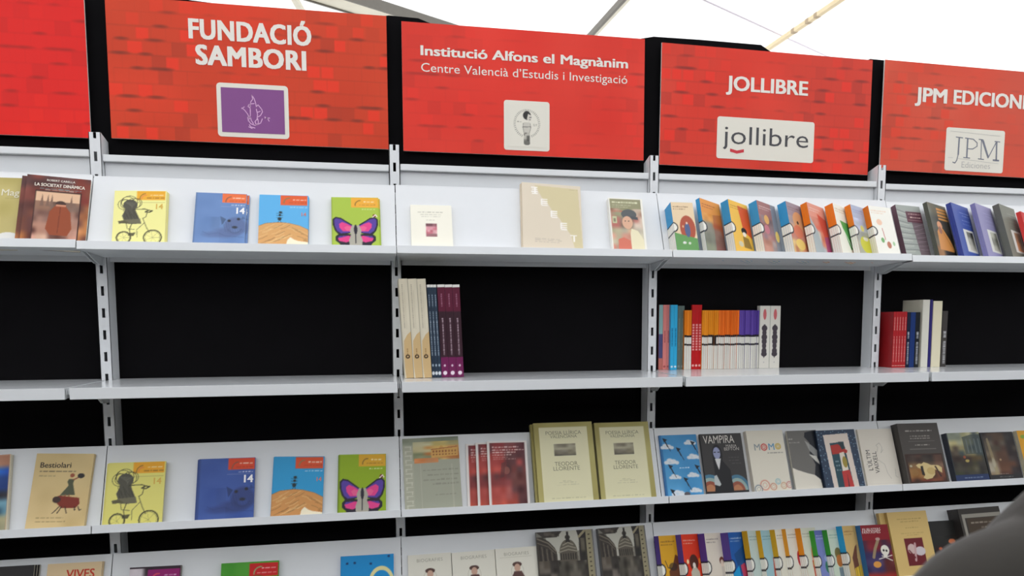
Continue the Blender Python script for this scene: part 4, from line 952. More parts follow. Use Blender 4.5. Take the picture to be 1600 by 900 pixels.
display('C', (928, 661), tr=(1012, 658.5), n=1, t=.024, cover=(166, 156, 94), front=jacket, hard=True, label='olive hardback with cream title panel, right of the olive pair', bl=(940, 776))
def arrows(w, h):
    c = Cv(*res(w, h, 640), (62, 142, 196)); c.blot(0, 0, 1, 1, [[(70, 150, 204), (64, 142, 198)], [(84, 160, 210), (70, 150, 204)]], 4, 5, 4, .8).rect(0, 0, .06, 1, (44, 112, 170))
    for x, y, s in ((.18, .20, 1), (.80, .14, .9), (.25, .45, 1.1), (.85, .38, 1), (.30, .70, .9), (.78, .68, .9), (.35, .97, 1.1), (.80, .93, .9)):
        for q, (dx, dy, r) in enumerate(((-.12, .01, .07), (-.04, -.025, .085), (.05, -.01, .08), (.13, .015, .06), (0, .02, .14))): c.ell(x + dx * s, y + dy * s, r * s, .034 * s if q < 4 else .022, (232, 232, 234), .9, .35)
    k = (30, 38, 50)
    for x, y in ((.13, .08), (.46, .24), (.86, .14), (.20, .52), (.90, .54), (.56, .74), (.18, .92)): c.line([(x, y), (x + .13, y + .19)], .014, k).line([(x - .01, y - .01), (x + .07, y + .115)], .030, k).poly([(x - .05, y - .03), (x + .08, y + .0), (x - .01, y + .045)], k)
    return c.words(.44, .70, .545, .018, (240, 246, 250), .95).ell(.56, .985, .08, .035, (90, 86, 90))
def vampira(w, h):
    c = Cv(*res(w, h, 640), (58, 56, 56)); k = (26, 26, 30)
    c.text('VAMPIRA', .44, .165, .255, (216, 212, 204), .0, sx=.72, rot=.0).text('MARIA', .72, .24, .09, (196, 192, 186), -.005).text('BEFTON', .72, .295, .10, (196, 192, 186), -.005).words(.62, .88, .41, .012, (110, 108, 106)).words(.62, .88, .46, .012, (110, 108, 106)).words(.68, .9, .51, .012, (110, 108, 106))
    for q, cc in enumerate(((74, 130, 160), (160, 180, 170), (150, 70, 50), (190, 130, 90))): c.ell(.10, .97, .34 - q * .07, .28 - q * .055, cc, .9).ell(.74, .99, .30 - q * .06, .28 - q * .055, cc, .85)
    c.ell(.36, .36, .12, .17, k).poly([(.24, .40), (.30, .46), (.46, .46), (.62, .62), (.66, 1), (.14, 1), (.24, .70)], k).ell(.35, .335, .085, .10, (150, 156, 190)).rect(.28, .31, .33, .33, k).rect(.37, .31, .42, .33, k).poly([(.29, .43), (.43, .43), (.38, .56), (.355, .62), (.32, .53)], (216, 216, 216))
    return c.poly([(.22, .72), (.28, .70), (.36, .86), (.32, .89), (.20, .86)], (190, 196, 196)).rect(0, .97, 1, 1, k)
def gears(w, h):
    c = Cv(*res(w, h, 600), (226, 220, 204))
    for x, ch, cc in ((.24, 'M', (150, 158, 160)), (.63, 'M', (110, 160, 190))): c.text(ch, x, .335, .24, cc, .01)
    for x, y, r, cc in ((.43, .285, .075, (206, 90, 84)), (.81, .28, .065, (206, 180, 96))): c.ring(x, y, r, .032, cc).ring(x, y, r * .45, .018, cc)
    c.words(.5, .92, .375, .018, (120, 118, 112))
    for x, y, r, cc in ((.30, .91, .11, (206, 110, 90)), (.52, .94, .075, (190, 120, 90)), (.66, .86, .06, (130, 180, 190)), (.80, .93, .07, (200, 150, 110)), (.95, .92, .07, (190, 110, 110)), (.12, .97, .09, (90, 110, 130))): c.ring(x, y, r, .014, cc).ring(x, y, r * .5, .008, cc).ring(x, y, r * 1.18, .02, cc, .3)
    return c
def wave(w, h):
    c = Cv(*res(w, h, 600), (226, 220, 206)); g = (112, 110, 106); k = (22, 26, 36)
    c.poly([(0, 0), (1, 0), (1, 1), (.93, 1), (.86, .86), (.70, .78), (.45, .74), (.15, .68), (0, .64)], g)
    c.poly([(.60, .04), (.80, .02), (1, .0), (1, 1), (.93, 1), (.88, .86), (.70, .78), (.78, .60), (.66, .40), (.70, .22), (.56, .12)], k).poly([(.55, .18), (.74, .26), (.92, .36), (.88, .50), (.66, .36)], (170, 170, 166), .8).poly([(.62, .42), (.86, .46), (.96, .62), (.80, .54)], (206, 204, 196))
    return c.words(.02, .16, .14, .02, (214, 210, 202)).words(.03, .38, .20, .022, (214, 210, 202))
def doorway(w, h):
    c = Cv(*res(w, h, 640), (46, 62, 84)); r = random.Random(2)
    for q in range(150): c.ell(r.random(), r.random(), .016, .010, (120, 150, 170), .75)
    c.poly([(.17, .09), (.80, .07), (.86, 1), (.22, 1)], (222, 208, 196)).poly([(.30, .24), (.66, .22), (.74, 1), (.33, 1)], (36, 72, 84))
    c.poly([(.31, .28), (.50, .26), (.72, .38), (.70, .42), (.32, .44)], (176, 50, 42)).poly([(.50, .42), (.62, .40), (.66, .72), (.50, .74)], (226, 216, 200)).ell(.60, .58, .06, .10, (158, 140, 60)).poly([(.48, .74), (.68, .72), (.76, 1), (.48, 1)], (186, 56, 54)).poly([(.60, .78), (.62, 1), (.55, 1)], (60, 40, 50)).poly([(.52, .22), (.62, .22), (.68, .34), (.58, .36)], (40, 60, 66))
    return c.words(.36, .46, .55, .03, (150, 170, 180)).words(.36, .46, .62, .03, (150, 170, 180)).words(.36, .48, .70, .03, (170, 180, 186))
def ship(w, h):
    c = Cv(*res(w, h, 600), (226, 219, 206)); k = (60, 58, 58)
    c.text('L’ÚLTIM', .24, .56, .175, k, .0, rot=PI / 2, sx=.88).text('VAIXELL', .42, .60, .175, k, .0, rot=PI / 2, sx=.88)
    g = (176, 172, 164)
    c.line([(.45, .42), (.50, .34), (.46, .30), (.56, .26), (.62, .34), (.56, .44), (.64, .38)], .01, g).line([(.44, .56), (.60, .64), (.64, .80), (.72, .90)], .010, g).line([(.88, .72), (.86, .86), (.92, .88)], .010, g)
    return c.rect(.04, .97, .96, .975, (200, 194, 184))
display('C', (1029.5, 680.5), w=.124, n=2, cover=(40, 108, 170), front=arrows, spine_px=1025, label='sky blue book with dark arrows and clouds', group='sky and arrows books', bl=(1038, 770), dl=.010)
display('C', (1093, 678.5), tr=(1157, 676.5), n=1, t=.010, dl=.018, cover=(54, 52, 52), front=vampira, label='charcoal book with pale-faced figure and white capital title', bl=(1104, 763))
display('C', (1165, 673.5), w=.127, n=3, cover=(216, 208, 194), front=gears, spine_px=1157.5, label='cream book with coloured gear lettering', group='cream gear books', bl=(1177, 761), dl=.020)
display('C', (1228.5, 673.5), w=.105, n=1, t=.008, dl=.024, cover=(206, 202, 190), front=wave, label='white book with grey and black wave shape', bl=(1240, 757))
display('C', (1274, 673), tr=(1334, 670.5), n=2, cover=(34, 48, 70), front=doorway, spine_px=1263, dl=.034, label='navy speckled book with red figure in pale doorway', group='navy doorway books', bl=(1284, 757))
display('C', (1339, 671), tr=(1392, 669.5), n=1, t=.008, cover=(220, 212, 198), front=ship, label='cream book with sideways dark capital title', bl=(1350, 754))
def bull(w, h):
    c = Cv(*res(w, h, 600), (72, 67, 63)); c.rect(.04, .53, .95, 1, (58, 36, 26)).rect(.08, .55, .93, .99, (62, 40, 30))
    c.blot(.08, .55, .93, .99, [[(60, 44, 36), (50, 40, 34), (84, 56, 44)], [(120, 90, 56), (90, 70, 50), (120, 90, 70)], [(150, 104, 54), (80, 50, 30), (110, 60, 40)], [(120, 60, 36), (110, 40, 30), (60, 36, 28)]], 7, 6, 3)
    c.poly([(.26, .72), (.34, .69), (.40, .70), (.46, .67), (.54, .69), (.62, .72), (.80, .73), (.88, .77), (.86, .86), (.78, .82), (.70, .80), (.68, .88), (.60, .94), (.46, .96), (.38, .93), (.44, .88), (.42, .80), (.36, .78), (.30, .76)], (212, 190, 134)).poly([(.36, .74), (.42, .73), (.43, .90), (.37, .88)], (34, 28, 24)).ell(.60, .82, .10, .06, (190, 160, 100), .7).poly([(.70, .74), (.74, .74), (.84, .92), (.80, .92)], (60, 40, 30)).ell(.20, .84, .09, .06, (150, 110, 60), .7).ell(.14, .73, .03, .02, (180, 170, 140))
    return c.words(.17, .82, .125, .022, (186, 180, 172), .9).words(.26, .74, .215, .02, (172, 166, 158), .9).words(.26, .74, .255, .02, (172, 166, 158), .9).rect(.20, .315, .84, .320, (140, 134, 128)).words(.34, .70, .37, .018, (166, 160, 152), .9).rect(.20, .445, .84, .45, (140, 134, 128))
def templ(w, h):
    c = Cv(*res(w, h, 600), (38, 46, 52)); c.blot(.03, 0, 1, .88, [[(140, 148, 130), (176, 172, 130), (80, 90, 88)], [(160, 160, 130), (186, 176, 124), (70, 84, 84)], [(96, 84, 70), (150, 140, 100), (60, 74, 74)], [(60, 44, 36), (96, 80, 50), (54, 58, 54)], [(50, 44, 34), (70, 66, 44), (48, 44, 40)], [(60, 66, 44), (62, 60, 50), (44, 44, 40)]], 7, 9, 6)
    c.poly([(.45, .10), (.75, .05), (1, .05), (1, .46), (.46, .46)], (60, 72, 74), .7)
    for q in range(4): c.rect(.54 + q * .12, .14, .58 + q * .12, .44, (110, 120, 118), .7)
    c.ell(.40, .52, .04, .03, (150, 80, 50)).ell(.46, .60, .06, .03, (180, 160, 90)).rect(0, .885, 1, 1, (32, 50, 92)).words(.26, .82, .935, .025, (160, 172, 190), .8)
    return c
def ruin(w, h):
    c = Cv(*res(w, h, 600), (40, 40, 42)); c.blot(.06, .02, .98, .92, [[(60, 50, 46), (80, 60, 44), (40, 36, 36)], [(84, 74, 60), (70, 44, 34), (44, 36, 36)], [(110, 96, 76), (84, 56, 40), (44, 34, 34)], [(170, 160, 140), (100, 64, 44), (50, 38, 38)], [(150, 130, 100), (80, 46, 34), (40, 34, 36)]], 6, 9, 10)
    return c.poly([(.14, .14), (.20, .12), (.32, .9), (.20, .9)], (166, 150, 110), .6).ell(.22, .66, .06, .13, (190, 184, 166), .6, .4).ell(.44, .60, .04, .03, (200, 170, 130), .7, .4).words(.34, .58, .89, .018, (160, 156, 150), .8).words(.3, .7, .955, .015, (150, 150, 146), .7)
def yello(w, h): return Cv(*res(w, h), (226, 164, 34)).ell(.25, .14, .14, .04, (140, 170, 60)).ell(.5, .6, .3, .3, (206, 190, 50), .4)
display('C', (1401, 662), tr=(1463.5, 660.5), n=3, cover=(62, 58, 56), front=bull, spine_px=1391, hard=False, dl=.036, label='dark grey book with painted pale bull below lettering', group='dark grey painted bull books', bl=(1414, 755))
display('C', (1477.5, 677), tr=(1528.5, 675), n=2, cover=(28, 34, 50), front=templ, spine_px=1470, dl=.024, label='navy-footed book with painting of a temple ruin', group='temple painting books', bl=(1489, 752))
display('C', (1530.5, 676), tr=(1581, 674.5), n=1, t=.008, dl=.018, cover=(40, 40, 42), front=ruin, label='black book with dark brown painting right of temple book', bl=(1544, 750))
display('C', (1588, 673), w=.085, n=2, cover=(206, 196, 170), front=yello, spine_px=1582, dl=.020, label='yellow-orange book at right edge of the third level', group='yellow-orange right-edge books')

# ------------------------------------------------------------------ lowest visible level (D)
def cap(bg, fn=None):
    def f(w, h):
        c = Cv(*res(w, h), bg)
        if fn: fn(c)
        return c
    return f
H0 = .245
def low(tl, tr=None, **k):
    return display('D', tl, tr=tr, **k)
def f_d0(c): c.rect(0, .16, .72, .30, (186, 184, 176)).text('MAGDALENA', .55, .21, .11, (210, 208, 200), .02).rect(.1, .14, .6, .16, (120, 120, 116))
def f_vives(c): c.text('VIVES', .62, .205, .24, (206, 62, 40), .02, sx=.9).rect(.06, .24, .94, .245, (216, 150, 120)).blot(.1, .3, .9, .95, [[(206, 160, 130), (160, 110, 90)], [(120, 80, 70), (190, 140, 110)]], 4, 5, 3)
def f_mag(c): c.blot(0, .03, .45, .4, [[(220, 210, 216), (50, 36, 44)], [(60, 40, 50), (40, 30, 40)]], 5, 5, 3).rect(.36, .05, .98, .24, (150, 24, 110)).arc(.56, .20, .11, 80, 190, .03, (220, 80, 100)).words(.68, .92, .13, .025, (240, 220, 235)).words(.64, .94, .19, .02, (206, 120, 180)).blot(.2, .35, .95, 1, [[(110, 30, 80), (150, 60, 110)], [(90, 20, 60), (120, 40, 90)]], 4, 5, 7)
def f_grn(c): c.blot(0, 0, .5, 1, [[(70, 156, 44), (90, 170, 60)]], 4, 3, 2, .8).rect(.49, .03, .98, .24, (206, 30, 34)).arc(.68, .19, .11, 80, 185, .022, (150, 160, 110)).words(.70, .95, .10, .022, (250, 220, 215), .95).words(.62, .96, .175, .02, (240, 200, 195)).ell(.62, .34, .22, .12, (120, 90, 40)).ell(.55, .7, .3, .25, (170, 120, 60))
def f_moon(c):
    for x, y in ((.12, .13), (.26, .125), (.56, .15), (.90, .04)): c.ell(x, y, .025, .02, (20, 60, 110))
    c.ring(.76, .46, .26, .075, (230, 222, 160), 1, .8).poly([(.3, .75), (.6, .5), (.8, .8), (.6, 1)], (24, 110, 190))
def f_saint(c): c.text('BIOGRAFIES', .5, .135, .105, (160, 156, 140), -.008, space=1.1).rect(.10, .165, .86, .168, (190, 186, 170)).ring(.50, .42, .18, .01, (170, 166, 150), .8, .8).ell(.50, .30, .11, .045, (84, 60, 54)).ell(.50, .36, .07, .07, (196, 160, 140)).poly([(.34, .55), (.42, .42), (.60, .42), (.70, .58), (.66, .7), (.36, .7)], (92, 66, 62))
low((-24, 887), (54, 882.5), n=3, t=.006, cover=(52, 50, 50), front=cap((44, 42, 42), f_d0), hmax=H0, fan=.004, label='black book cut off at bottom left corner', group='black corner books')
low((75, 881.5), (160, 877), n=2, t=.006, cover=(214, 186, 140), front=cap((228, 202, 160), f_vives), hmax=H0, fan=.002, label='pale tan book with red capital title, bottom left', group='pale tan red-title books')
low((203, 887), (283, 883), n=2, t=.006, cover=(44, 30, 40), front=cap((52, 34, 46), f_mag), hmax=H0, fan=.0, label='black book with magenta corner banner', group='magenta banner books')
low((346, 880.5), (436, 875.5), n=3, t=.006, cover=(60, 140, 36), front=cap((72, 156, 44), f_grn), hmax=H0, fan=-.001, label='green book with red corner banner', group='green red-banner books')
low((533, 869.5), (615, 865), n=2, t=.007, cover=(20, 120, 190), front=cap((24, 142, 208), f_moon), hmax=H0, fan=-.002, label='bright blue book with pale crescent and dots', group='bright blue crescent books')
for i, (a, b, nm) in enumerate((((637, 868), (704.5, 863), 'left one of three'), ((705.5, 864), (772.5, 858.5), 'middle one of three'), ((773.5, 858), (838, 853), 'right one of three'))):
    low(a, b, n=1, t=.012, cover=(222, 218, 204), front=cap((224, 221, 208), f_saint), hmax=H0, dl=.014 + i * .004, label='cream book with small oval portrait, ' + nm, group='cream oval portrait books')
def cathedral(w, h):
    c = Cv(*res(w, h, 640), (122, 120, 110)); k = (46, 42, 40)
    c.poly([(.14, .02), (.74, .0), (.72, .3), (.66, .5), (.3, .5)], (184, 182, 170)).rect(.86, 0, .97, 1, (146, 138, 110)).rect(.97, 0, 1, 1, (110, 110, 110))
    c.poly([(.0, .0), (.46, .0), (.36, .09), (.12, .09)], (66, 60, 56)).blot(.14, .02, .40, .08, [[(96, 88, 80), (56, 50, 46)], [(60, 54, 50), (90, 84, 76)]], 6, 3, 2)
    c.poly([(.0, .08), (.10, .08), (.22, .15), (.31, .24), (.34, .30), (.38, 1), (0, 1)], (64, 58, 52))
    c.line([(.02, .10), (.20, .17), (.33, .29)], .02, (120, 112, 98)).line([(.02, .16), (.20, .22), (.31, .32)], .012, (110, 102, 90))
    for q in range(7): c.line([(.05 + q * .04, .20 + q * .018), (.06 + q * .04, .42)], .014, (104, 96, 84) if q % 2 else (40, 36, 34))
    c.blot(.02, .42, .40, 1, [[(96, 88, 78), (50, 46, 42)], [(60, 56, 52), (120, 112, 104)], [(130, 124, 114), (56, 52, 48)], [(50, 46, 44), (90, 84, 78)]], 8, 9, 5, .9)
    c.poly([(.70, .0), (.86, .0), (.86, 1), (.66, 1), (.73, .34), (.74, .14)], k).line([(.74, .10), (.84, .02)], .04, (150, 140, 112)).blot(.76, .12, .86, .5, [[(96, 90, 76), (50, 46, 42)], [(44, 42, 38), (60, 56, 50)]], 3, 6, 2)
    c.ell(.54, .32, .155, .19, (98, 92, 80)).rect(.385, .30, .695, .60, (88, 82, 72)).rect(.52, .02, .56, .14, k).ell(.54, .10, .045, .035, (60, 56, 50)).poly([(.50, .17), (.54, .06), (.585, .17)], k)
    for y in (.19, .24, .29): c.line([(.54 - .16 * (y - .08) / .2, y + .02), (.54, y - .015), (.54 + .16 * (y - .08) / .2, y + .02)], .016, (150, 144, 128))
    for q in range(7): c.rect(.40 + q * .042, .33, .418 + q * .042, .42, (46, 42, 38))
    c.rect(.70, .30, .73, .46, (120, 116, 104)).blot(.36, .44, .84, 1, [[(70, 66, 58), (104, 98, 88), (56, 52, 46)], [(60, 56, 52), (80, 76, 70), (60, 56, 50)], [(96, 90, 84), (120, 114, 106), (70, 66, 60)]], 8, 7, 9, .95)
    for q in range(12): c.rect(.895, .07 + q * .065, .93, .085 + q * .065, (56, 50, 42))
    return c
low((837, 832), (926, 826.5), n=1, t=.010, cover=(96, 96, 94), front=cathedral, hmax=H0, dl=.030, label='grey photo book of domed cathedral, left of the pair')
low((934, 826), (1007, 820.5), n=2, t=.010, cover=(92, 92, 92), front=cathedral, hmax=H0, dl=.026, spine_px=926.5, label='grey photo book of domed cathedral, right of the pair', group='right-hand cathedral books')
PU, GO, GR, LB = (86, 62, 140), (214, 162, 30), (60, 152, 52), (44, 152, 204)
def y1(c): c.poly([(.30, 1), (.34, .62), (.52, .54), (.70, .34), (.92, .40), (1, .6), (1, 1)], (104, 56, 32)).ell(.55, .55, .20, .07, (40, 32, 32), .6).line([(.20, .44), (.30, .56), (.48, .58)], .03, K)
def y2(c): c.ell(.55, .50, .24, .14, (84, 44, 34)).poly([(.30, 1), (.34, .66), (.56, .54), (.80, .66), (.95, 1)], (190, 186, 170)).ell(.55, .55, .08, .05, (230, 220, 210)).ell(.22, .48, .06, .04, (240, 220, 170)).ell(.88, .48, .06, .05, (240, 150, 60))
def y3(c): c.ell(.82, .50, .14, .07, (120, 70, 56)).ell(.82, .54, .09, .06, (226, 206, 190)).rect(.76, .6, .90, 1, (206, 196, 186))
def y4(c): c.poly([(.2, .4), (1, .2), (1, .4), (.45, .8)], (20, 70, 120), .7).poly([(.5, .6), (.75, .56), (.95, .8), (.8, 1), (.6, .9)], (190, 60, 90)).poly([(0, .75), (.4, .6), (.6, 1), (0, 1)], (30, 150, 206))
def y5(c): c.ell(.75, .72, .18, .10, (110, 116, 116)).rect(.5, .8, .9, 1, (190, 170, 140))
def y6(c): c.poly([(.55, .5), (.9, .5), (1, 1), (.4, 1)], (196, 84, 60))
def y7(c): c.poly([(.5, .42), (.62, .42), (.8, 1), (.5, 1)], (140, 190, 80)).rect(.5, .85, .9, 1, (70, 150, 160))
def y8(c): c.ell(.62, .55, .14, .14, (190, 50, 60)).rect(.5, .7, .7, 1, (220, 214, 200))
def y9(c): c.ell(.60, .50, .12, .16, (226, 140, 96)).poly([(.45, .6), (.75, .6), (.9, 1), (.5, 1)], (206, 90, 60)).ell(.6, .66, .1, .05, (180, 170, 70))
def y10(c): c.rect(0, 0, 1, .14, (100, 110, 176)).ell(.55, .72, .18, .12, (60, 130, 110)).ell(.6, .55, .2, .08, (150, 170, 214))
def y11(c): c.ell(.50, .48, .22, .12, (120, 110, 60)).ell(.52, .62, .2, .12, (180, 110, 50)).rect(.4, .75, .8, 1, (110, 130, 140))
def y12(c): c.poly([(.35, .6), (.65, .4), (.8, .36), (.7, .6), (.8, 1), (.4, 1)], (110, 70, 54)).poly([(.4, .8), (.9, .74), (.9, 1), (.4, 1)], (222, 184, 60)).line([(.5, .8), (.5, 1)], .03, K).line([(.7, .78), (.7, 1)], .03, K)
ds = [((1028.5, 837.5), 1021.5, PU, (214, 160, 34), (110, 70, 30), y1, 3, 14, .044, 'yellow cover with brown bull-headed figure', 'violet'),
      ((1063.5, 835.2), 1055, PU, (222, 62, 36), (244, 210, 200), y2, 3, 23, .050, 'red cover with long-haired white figure', 'violet'),
      ((1100, 833.5), 1089.5, PU, (222, 212, 198), (120, 110, 110), y3, 4, 23, .050, 'cream cover with small red-haired figure', 'violet'),
      ((1137, 832), 1124.5, PU, (34, 92, 168), (220, 230, 244), y4, 4, 23, .050, 'deep blue cover', 'violet'),
      ((1167, 829.5), 1158.5, GO, (190, 206, 200), (120, 150, 150), y5, 3, 23, .050, 'pale green-grey cover', 'gold'),
      ((1187.5, 829), 1180.5, GO, (158, 196, 204), (90, 140, 150), y6, 3, 23, .050, 'light blue cover with orange figure', 'gold'),
      ((1210, 827.5), 1200.5, GO, (226, 222, 206), (150, 146, 130), y7, 3, 23, .050, 'cream cover with green figure', 'gold'),
      ((1227, 826.5), 1220.5, (220, 150, 40), (226, 222, 208), (150, 146, 130), y8, 2, 23, .050, 'cream cover with red flower shape', 'amber'),
      ((1250, 825.2), 1240.5, (226, 138, 20), (218, 218, 200), (160, 156, 140), y9, 3, 23, .050, 'pale cover with orange figure', 'orange'),
      ((1271.5, 829), 1262.5, GR, (124, 136, 196), (214, 220, 240), y10, 3, 23, .050, 'lilac-blue cover', 'green'),
      ((1291.5, 828), 1281.5, GR, (200, 214, 196), (110, 160, 140), y11, 3, 23, .050, 'pale green cover with brown figure', 'green'),
      ((1315, 822), 1305.5, LB, (210, 178, 116), (150, 100, 60), y12, 3, 23, .050, 'tan cover with bandaged figure', 'light blue')]
for (tl, sp_, sc, bg, tline, ex, n, yaw, dl, desc, cn) in ds:
    low(tl, w=.078, n=n, cover=sc, front=tabbed(bg, tline, None, int(tl[0]), ex), spine=tab_spine(sc), spine_px=sp_, yaw=yaw, dl=dl, hmax=.19,
        label='%s-spined low-shelf paperback, %s' % (cn, desc), group='low-shelf ' + SERIES + ', ' + desc)
def skull(w, h):
    c = Cv(*res(w, h, 640), (132, 22, 34)); c.blot(0, .30, 1, 1, [[(120, 26, 40), (60, 30, 60)], [(40, 40, 90), (130, 24, 36)], [(50, 50, 96), (90, 40, 40)], [(190, 50, 30), (160, 40, 30)]], 5, 6, 4, .9)
    c.text('FILIBUSTERS', .38, .115, .125, (240, 216, 212), .0).text('FANTASMES', .36, .165, .125, (240, 216, 212), .0)
    c.ell(.74, .50, .15, .10, (226, 222, 210)).rect(.66, .56, .80, .62, (226, 222, 210)).ell(.69, .50, .035, .022, K).ell(.79, .51, .035, .022, K).line([(.48, .66), (.96, .60)], .03, (222, 216, 204)).line([(.60, .60), (.94, .70)], .03, (222, 216, 204))
    return c.line([(.55, .30), (.40, .46), (.30, .62)], .10, (150, 130, 100)).ell(.38, .76, .14, .06, (214, 150, 70)).ell(.55, .28, .08, .03, (180, 150, 140))
low((1343.5, 821), (1386, 819), n=2, cover=(36, 110, 176), front=skull, spine_px=1331, hmax=.20, dl=.046, label='dark red book with white skull and crossbones', group='skull and crossbones books')
def tanb(w, h):
    c = Cv(*res(w, h), (212, 182, 116)); k = (160, 134, 80)
    c.words(.22, .84, .115, .016, k).words(.30, .78, .155, .016, k).words(.40, .72, .255, .016, k).words(.26, .84, .345, .012, k).words(.4, .7, .375, .012, k)
    return c.rect(.30, .43, .76, .86, (106, 30, 38)).ell(.45, .60, .10, .08, (206, 180, 176)).ell(.65, .64, .13, .07, (206, 196, 200)).line([(.55, .52), (.50, .78)], .05, (196, 160, 160)).line([(.38, .62), (.5, .74)], .03, (106, 30, 38))
low((1385, 801), (1446, 797.5), n=2, t=.014, cover=(190, 158, 96), front=tanb, fan=-.020, hmax=.26, dl=.040, label='tall tan book with dark red picture', group='tall tan books')
def darkp(c): c.blot(.1, .3, 1, 1, [[(40, 40, 38), (50, 44, 40)], [(60, 34, 34), (44, 40, 38)], [(80, 30, 30), (110, 50, 40)]], 5, 6, 5).ell(.62, .42, .10, .05, (206, 120, 80)).ell(.6, .55, .12, .06, (190, 96, 70)).ell(.25, .55, .05, .03, (190, 96, 60))
low((1447.5, 815), (1500, 812), n=1, t=.010, cover=(36, 36, 34), front=cap((38, 38, 36), darkp), hmax=.22, dl=.018, label='black book with small orange faces beside tall tan book')
def framed(c): c.rect(.06, .10, 1, .16, (150, 146, 136)).rect(.06, .12, .12, 1, (150, 146, 136)).rect(.16, .17, 1, 1, (70, 58, 46)).words(.24, .82, .23, .03, (170, 160, 146)).words(.46, .6, .31, .03, (150, 140, 130))
low((1496, 795.5), (1560, 790.5), n=2, cover=(48, 44, 42), front=cap((58, 54, 50), framed), spine_px=1478, hmax=.26, dl=.05, hard=True, label='dark hardback with grey frame behind the person\'s shoulder', group='dark framed hardbacks')

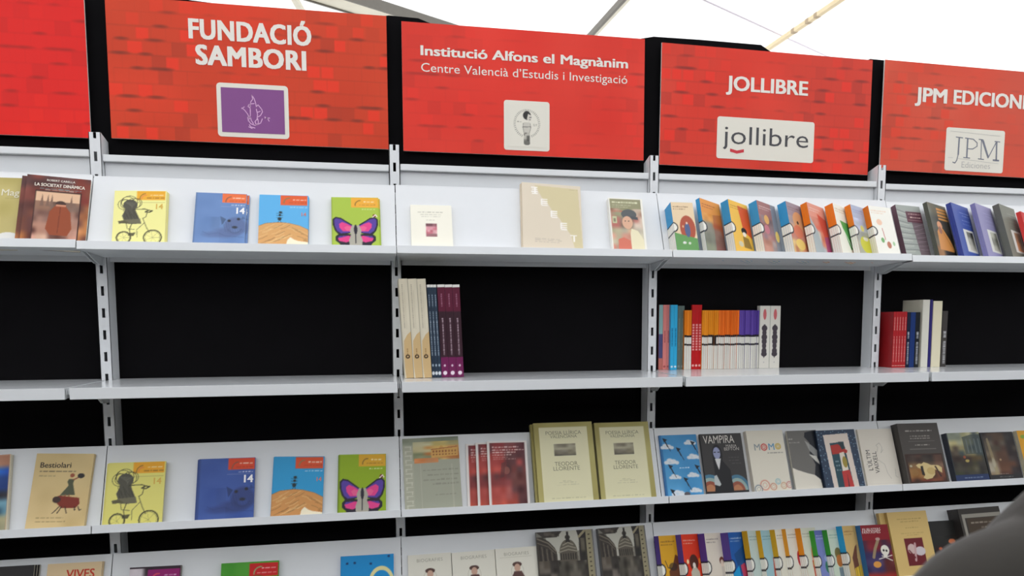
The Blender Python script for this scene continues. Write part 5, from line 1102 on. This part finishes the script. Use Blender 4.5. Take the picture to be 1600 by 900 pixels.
# ------------------------------------------------------------------ visitor standing close on the right
def person():
    SH = CAM + ray(1453, 867) * .62                     # top of the near shoulder
    cx_, sy, zs = SH[0] + .228, SH[1], SH[2] - .052; g = lambda x, y, z: (cx_ + x, sy + y, z)
    V = {'pelvis': (g(0, 0, zs - .46), .125), 'waist': (g(0, 0, zs - .30), .12), 'chest': (g(0, .005, zs - .10), .13), 'neck0': (g(0, 0, zs + .068), .062), 'neck1': (g(0, .005, zs + .14), .052), 'neck2': (g(0, .02, zs + .19), .05)}
    E = [('pelvis', 'waist'), ('waist', 'chest'), ('chest', 'neck0'), ('neck0', 'neck1'), ('neck1', 'neck2')]
    for s, n in ((-1, 'l'), (1, 'r')):
        V['cl' + n] = (g(s * .10, 0, zs + .030), .057); V['sh' + n] = (g(s * .205, 0, zs + .008), .056); V['el' + n] = (g(s * .235, -.02, zs - .27), .043); V['wr' + n] = (g(s * .225, .10, zs - .49), .028)
        V['hip' + n] = (g(s * .085, 0, zs - .53), .10); V['kn' + n] = (g(s * .10, .02, (zs - .53) * .53), .062); V['an' + n] = (g(s * .10, 0, .09), .042); V['toe' + n] = (g(s * .11, .16, .035), .035)
        E += [('neck0', 'cl' + n), ('cl' + n, 'sh' + n), ('sh' + n, 'el' + n), ('el' + n, 'wr' + n), ('pelvis', 'hip' + n), ('hip' + n, 'kn' + n), ('kn' + n, 'an' + n), ('an' + n, 'toe' + n)]
    def skin(name, keys, edges, m, parent, root_k, sub=2, V=V):
        me = bpy.data.meshes.new(name); ix = {k: i for i, k in enumerate(keys)}
        me.from_pydata([V[k][0] for k in keys], [(ix[a], ix[b]) for a, b in edges], [])
        o = link(name, me, m, parent)
        md = o.modifiers.new('skin', 'SKIN'); md.use_smooth_shade = True
        for k in keys:
            sv = me.skin_vertices[0].data[ix[k]]; sv.radius = (V[k][1], V[k][1]); sv.use_root = (k == root_k)
        sb = o.modifiers.new('sub', 'SUBSURF'); sb.levels = sb.render_levels = sub
        return o
    root = empty('person', (0, 0, 0)); tag(root, 'person in dark grey-brown top, only the near shoulder visible at lower right', 'person')
    CLO = mat('dark_grey_brown_jersey', (44, 41, 36), rough=.95, noise=.12, scale=60, bump=.25, sheen=.2)
    SKIN = mat('skin', (196, 150, 124), rough=.55)
    skin('clothed_body', list(V), E, CLO, root, 'pelvis')
    hc = np.array(g(.035, .01, zs + .285))
    bm = bmesh.new(); bmesh.ops.create_uvsphere(bm, u_segments=24, v_segments=18, radius=1)
    for v in bm.verts:
        x, y, z = v.co
        r = 1 - .18 * max(0, -z) * (1 if y > 0 else .4)
        v.co = Vector((x * .073 * r, y * .092 * (1 - .1 * max(0, -z)), z * .115))
        if y > .9 and abs(x) < .25 and -.35 < z < .15: v.co.y += .018
        for s in (-1, 1):
            if abs(x - s * .4) < .15 and y > .7 and .0 < z < .2: v.co.y -= .006
            if s * x > .92 and abs(z) < .3 and abs(y) < .3: v.co.x += s * .014
    me = bpy.data.meshes.new('head'); bm.to_mesh(me); bm.free()
    for p in me.polygons: p.use_smooth = True
    o = link('head', me, SKIN, root); o.location = hc
    for s in (-1, 1):
        bm = bmesh.new(); bmesh.ops.create_uvsphere(bm, u_segments=10, v_segments=8, radius=.011); me = bpy.data.meshes.new('eye'); bm.to_mesh(me); bm.free()
        e = link('eye', me, mat('eye', (40, 34, 30), rough=.2), root); e.location = hc + np.array([s * .029, .078, .012])
    MB().box(-.022, .022, .083, .091, -.060, -.054).build('mouth', mat('lips', (160, 90, 84), rough=.5), root, bevel=.002).location = hc
    bm = bmesh.new(); bmesh.ops.create_uvsphere(bm, u_segments=24, v_segments=18, radius=1)
    bmesh.ops.delete(bm, geom=[v for v in bm.verts if v.co.z < -.35 or (v.co.y > .45 and v.co.z < .45)], context='VERTS')
    for v in bm.verts: v.co = Vector((v.co.x * .081, v.co.y * .100 - .004, v.co.z * .123 + .004))
    me = bpy.data.meshes.new('hair'); bm.to_mesh(me); bm.free()
    for p in me.polygons: p.use_smooth = True
    o = link('hair', me, mat('dark_hair', (40, 32, 28), rough=.6, noise=.3, scale=200), root); o.location = hc
    for s, n in ((-1, 'l'), (1, 'r')):
        w0 = np.array(V['wr' + n][0]); d = np.array([0, .62, -.78]); side = np.array([-s * 1.0, 0, 0]); bk = np.cross(d, side)
        H = {'w': (w0, .024), 'p1': (w0 + d * .045, .026), 'p2': (w0 + d * .075, .024)}; ed = [('w', 'p1'), ('p1', 'p2')]
        for q in range(4):
            off = side * (.027 - q * .018); L = (.032, .036, .034, .027)[q]
            a = w0 + d * .082 + off; b = a + d * L; c2 = b + (d * .8 + np.array([0, -.5, -.2])) * L * .8
            H['f%da' % q] = (a, .0095); H['f%db' % q] = (b, .0085); H['f%dc' % q] = (c2, .0075)
            ed += [('p2', 'f%da' % q), ('f%da' % q, 'f%db' % q), ('f%db' % q, 'f%dc' % q)]
        a = w0 + d * .04 + side * .034; b = a + d * .03 + side * .016
        H['ta'] = (a, .011); H['tb'] = (b, .0095); H['tc'] = (b + d * .026, .008); ed += [('p1', 'ta'), ('ta', 'tb'), ('tb', 'tc')]
        skin('hand', list(H), ed, SKIN, root, 'w', 1, H)
person()
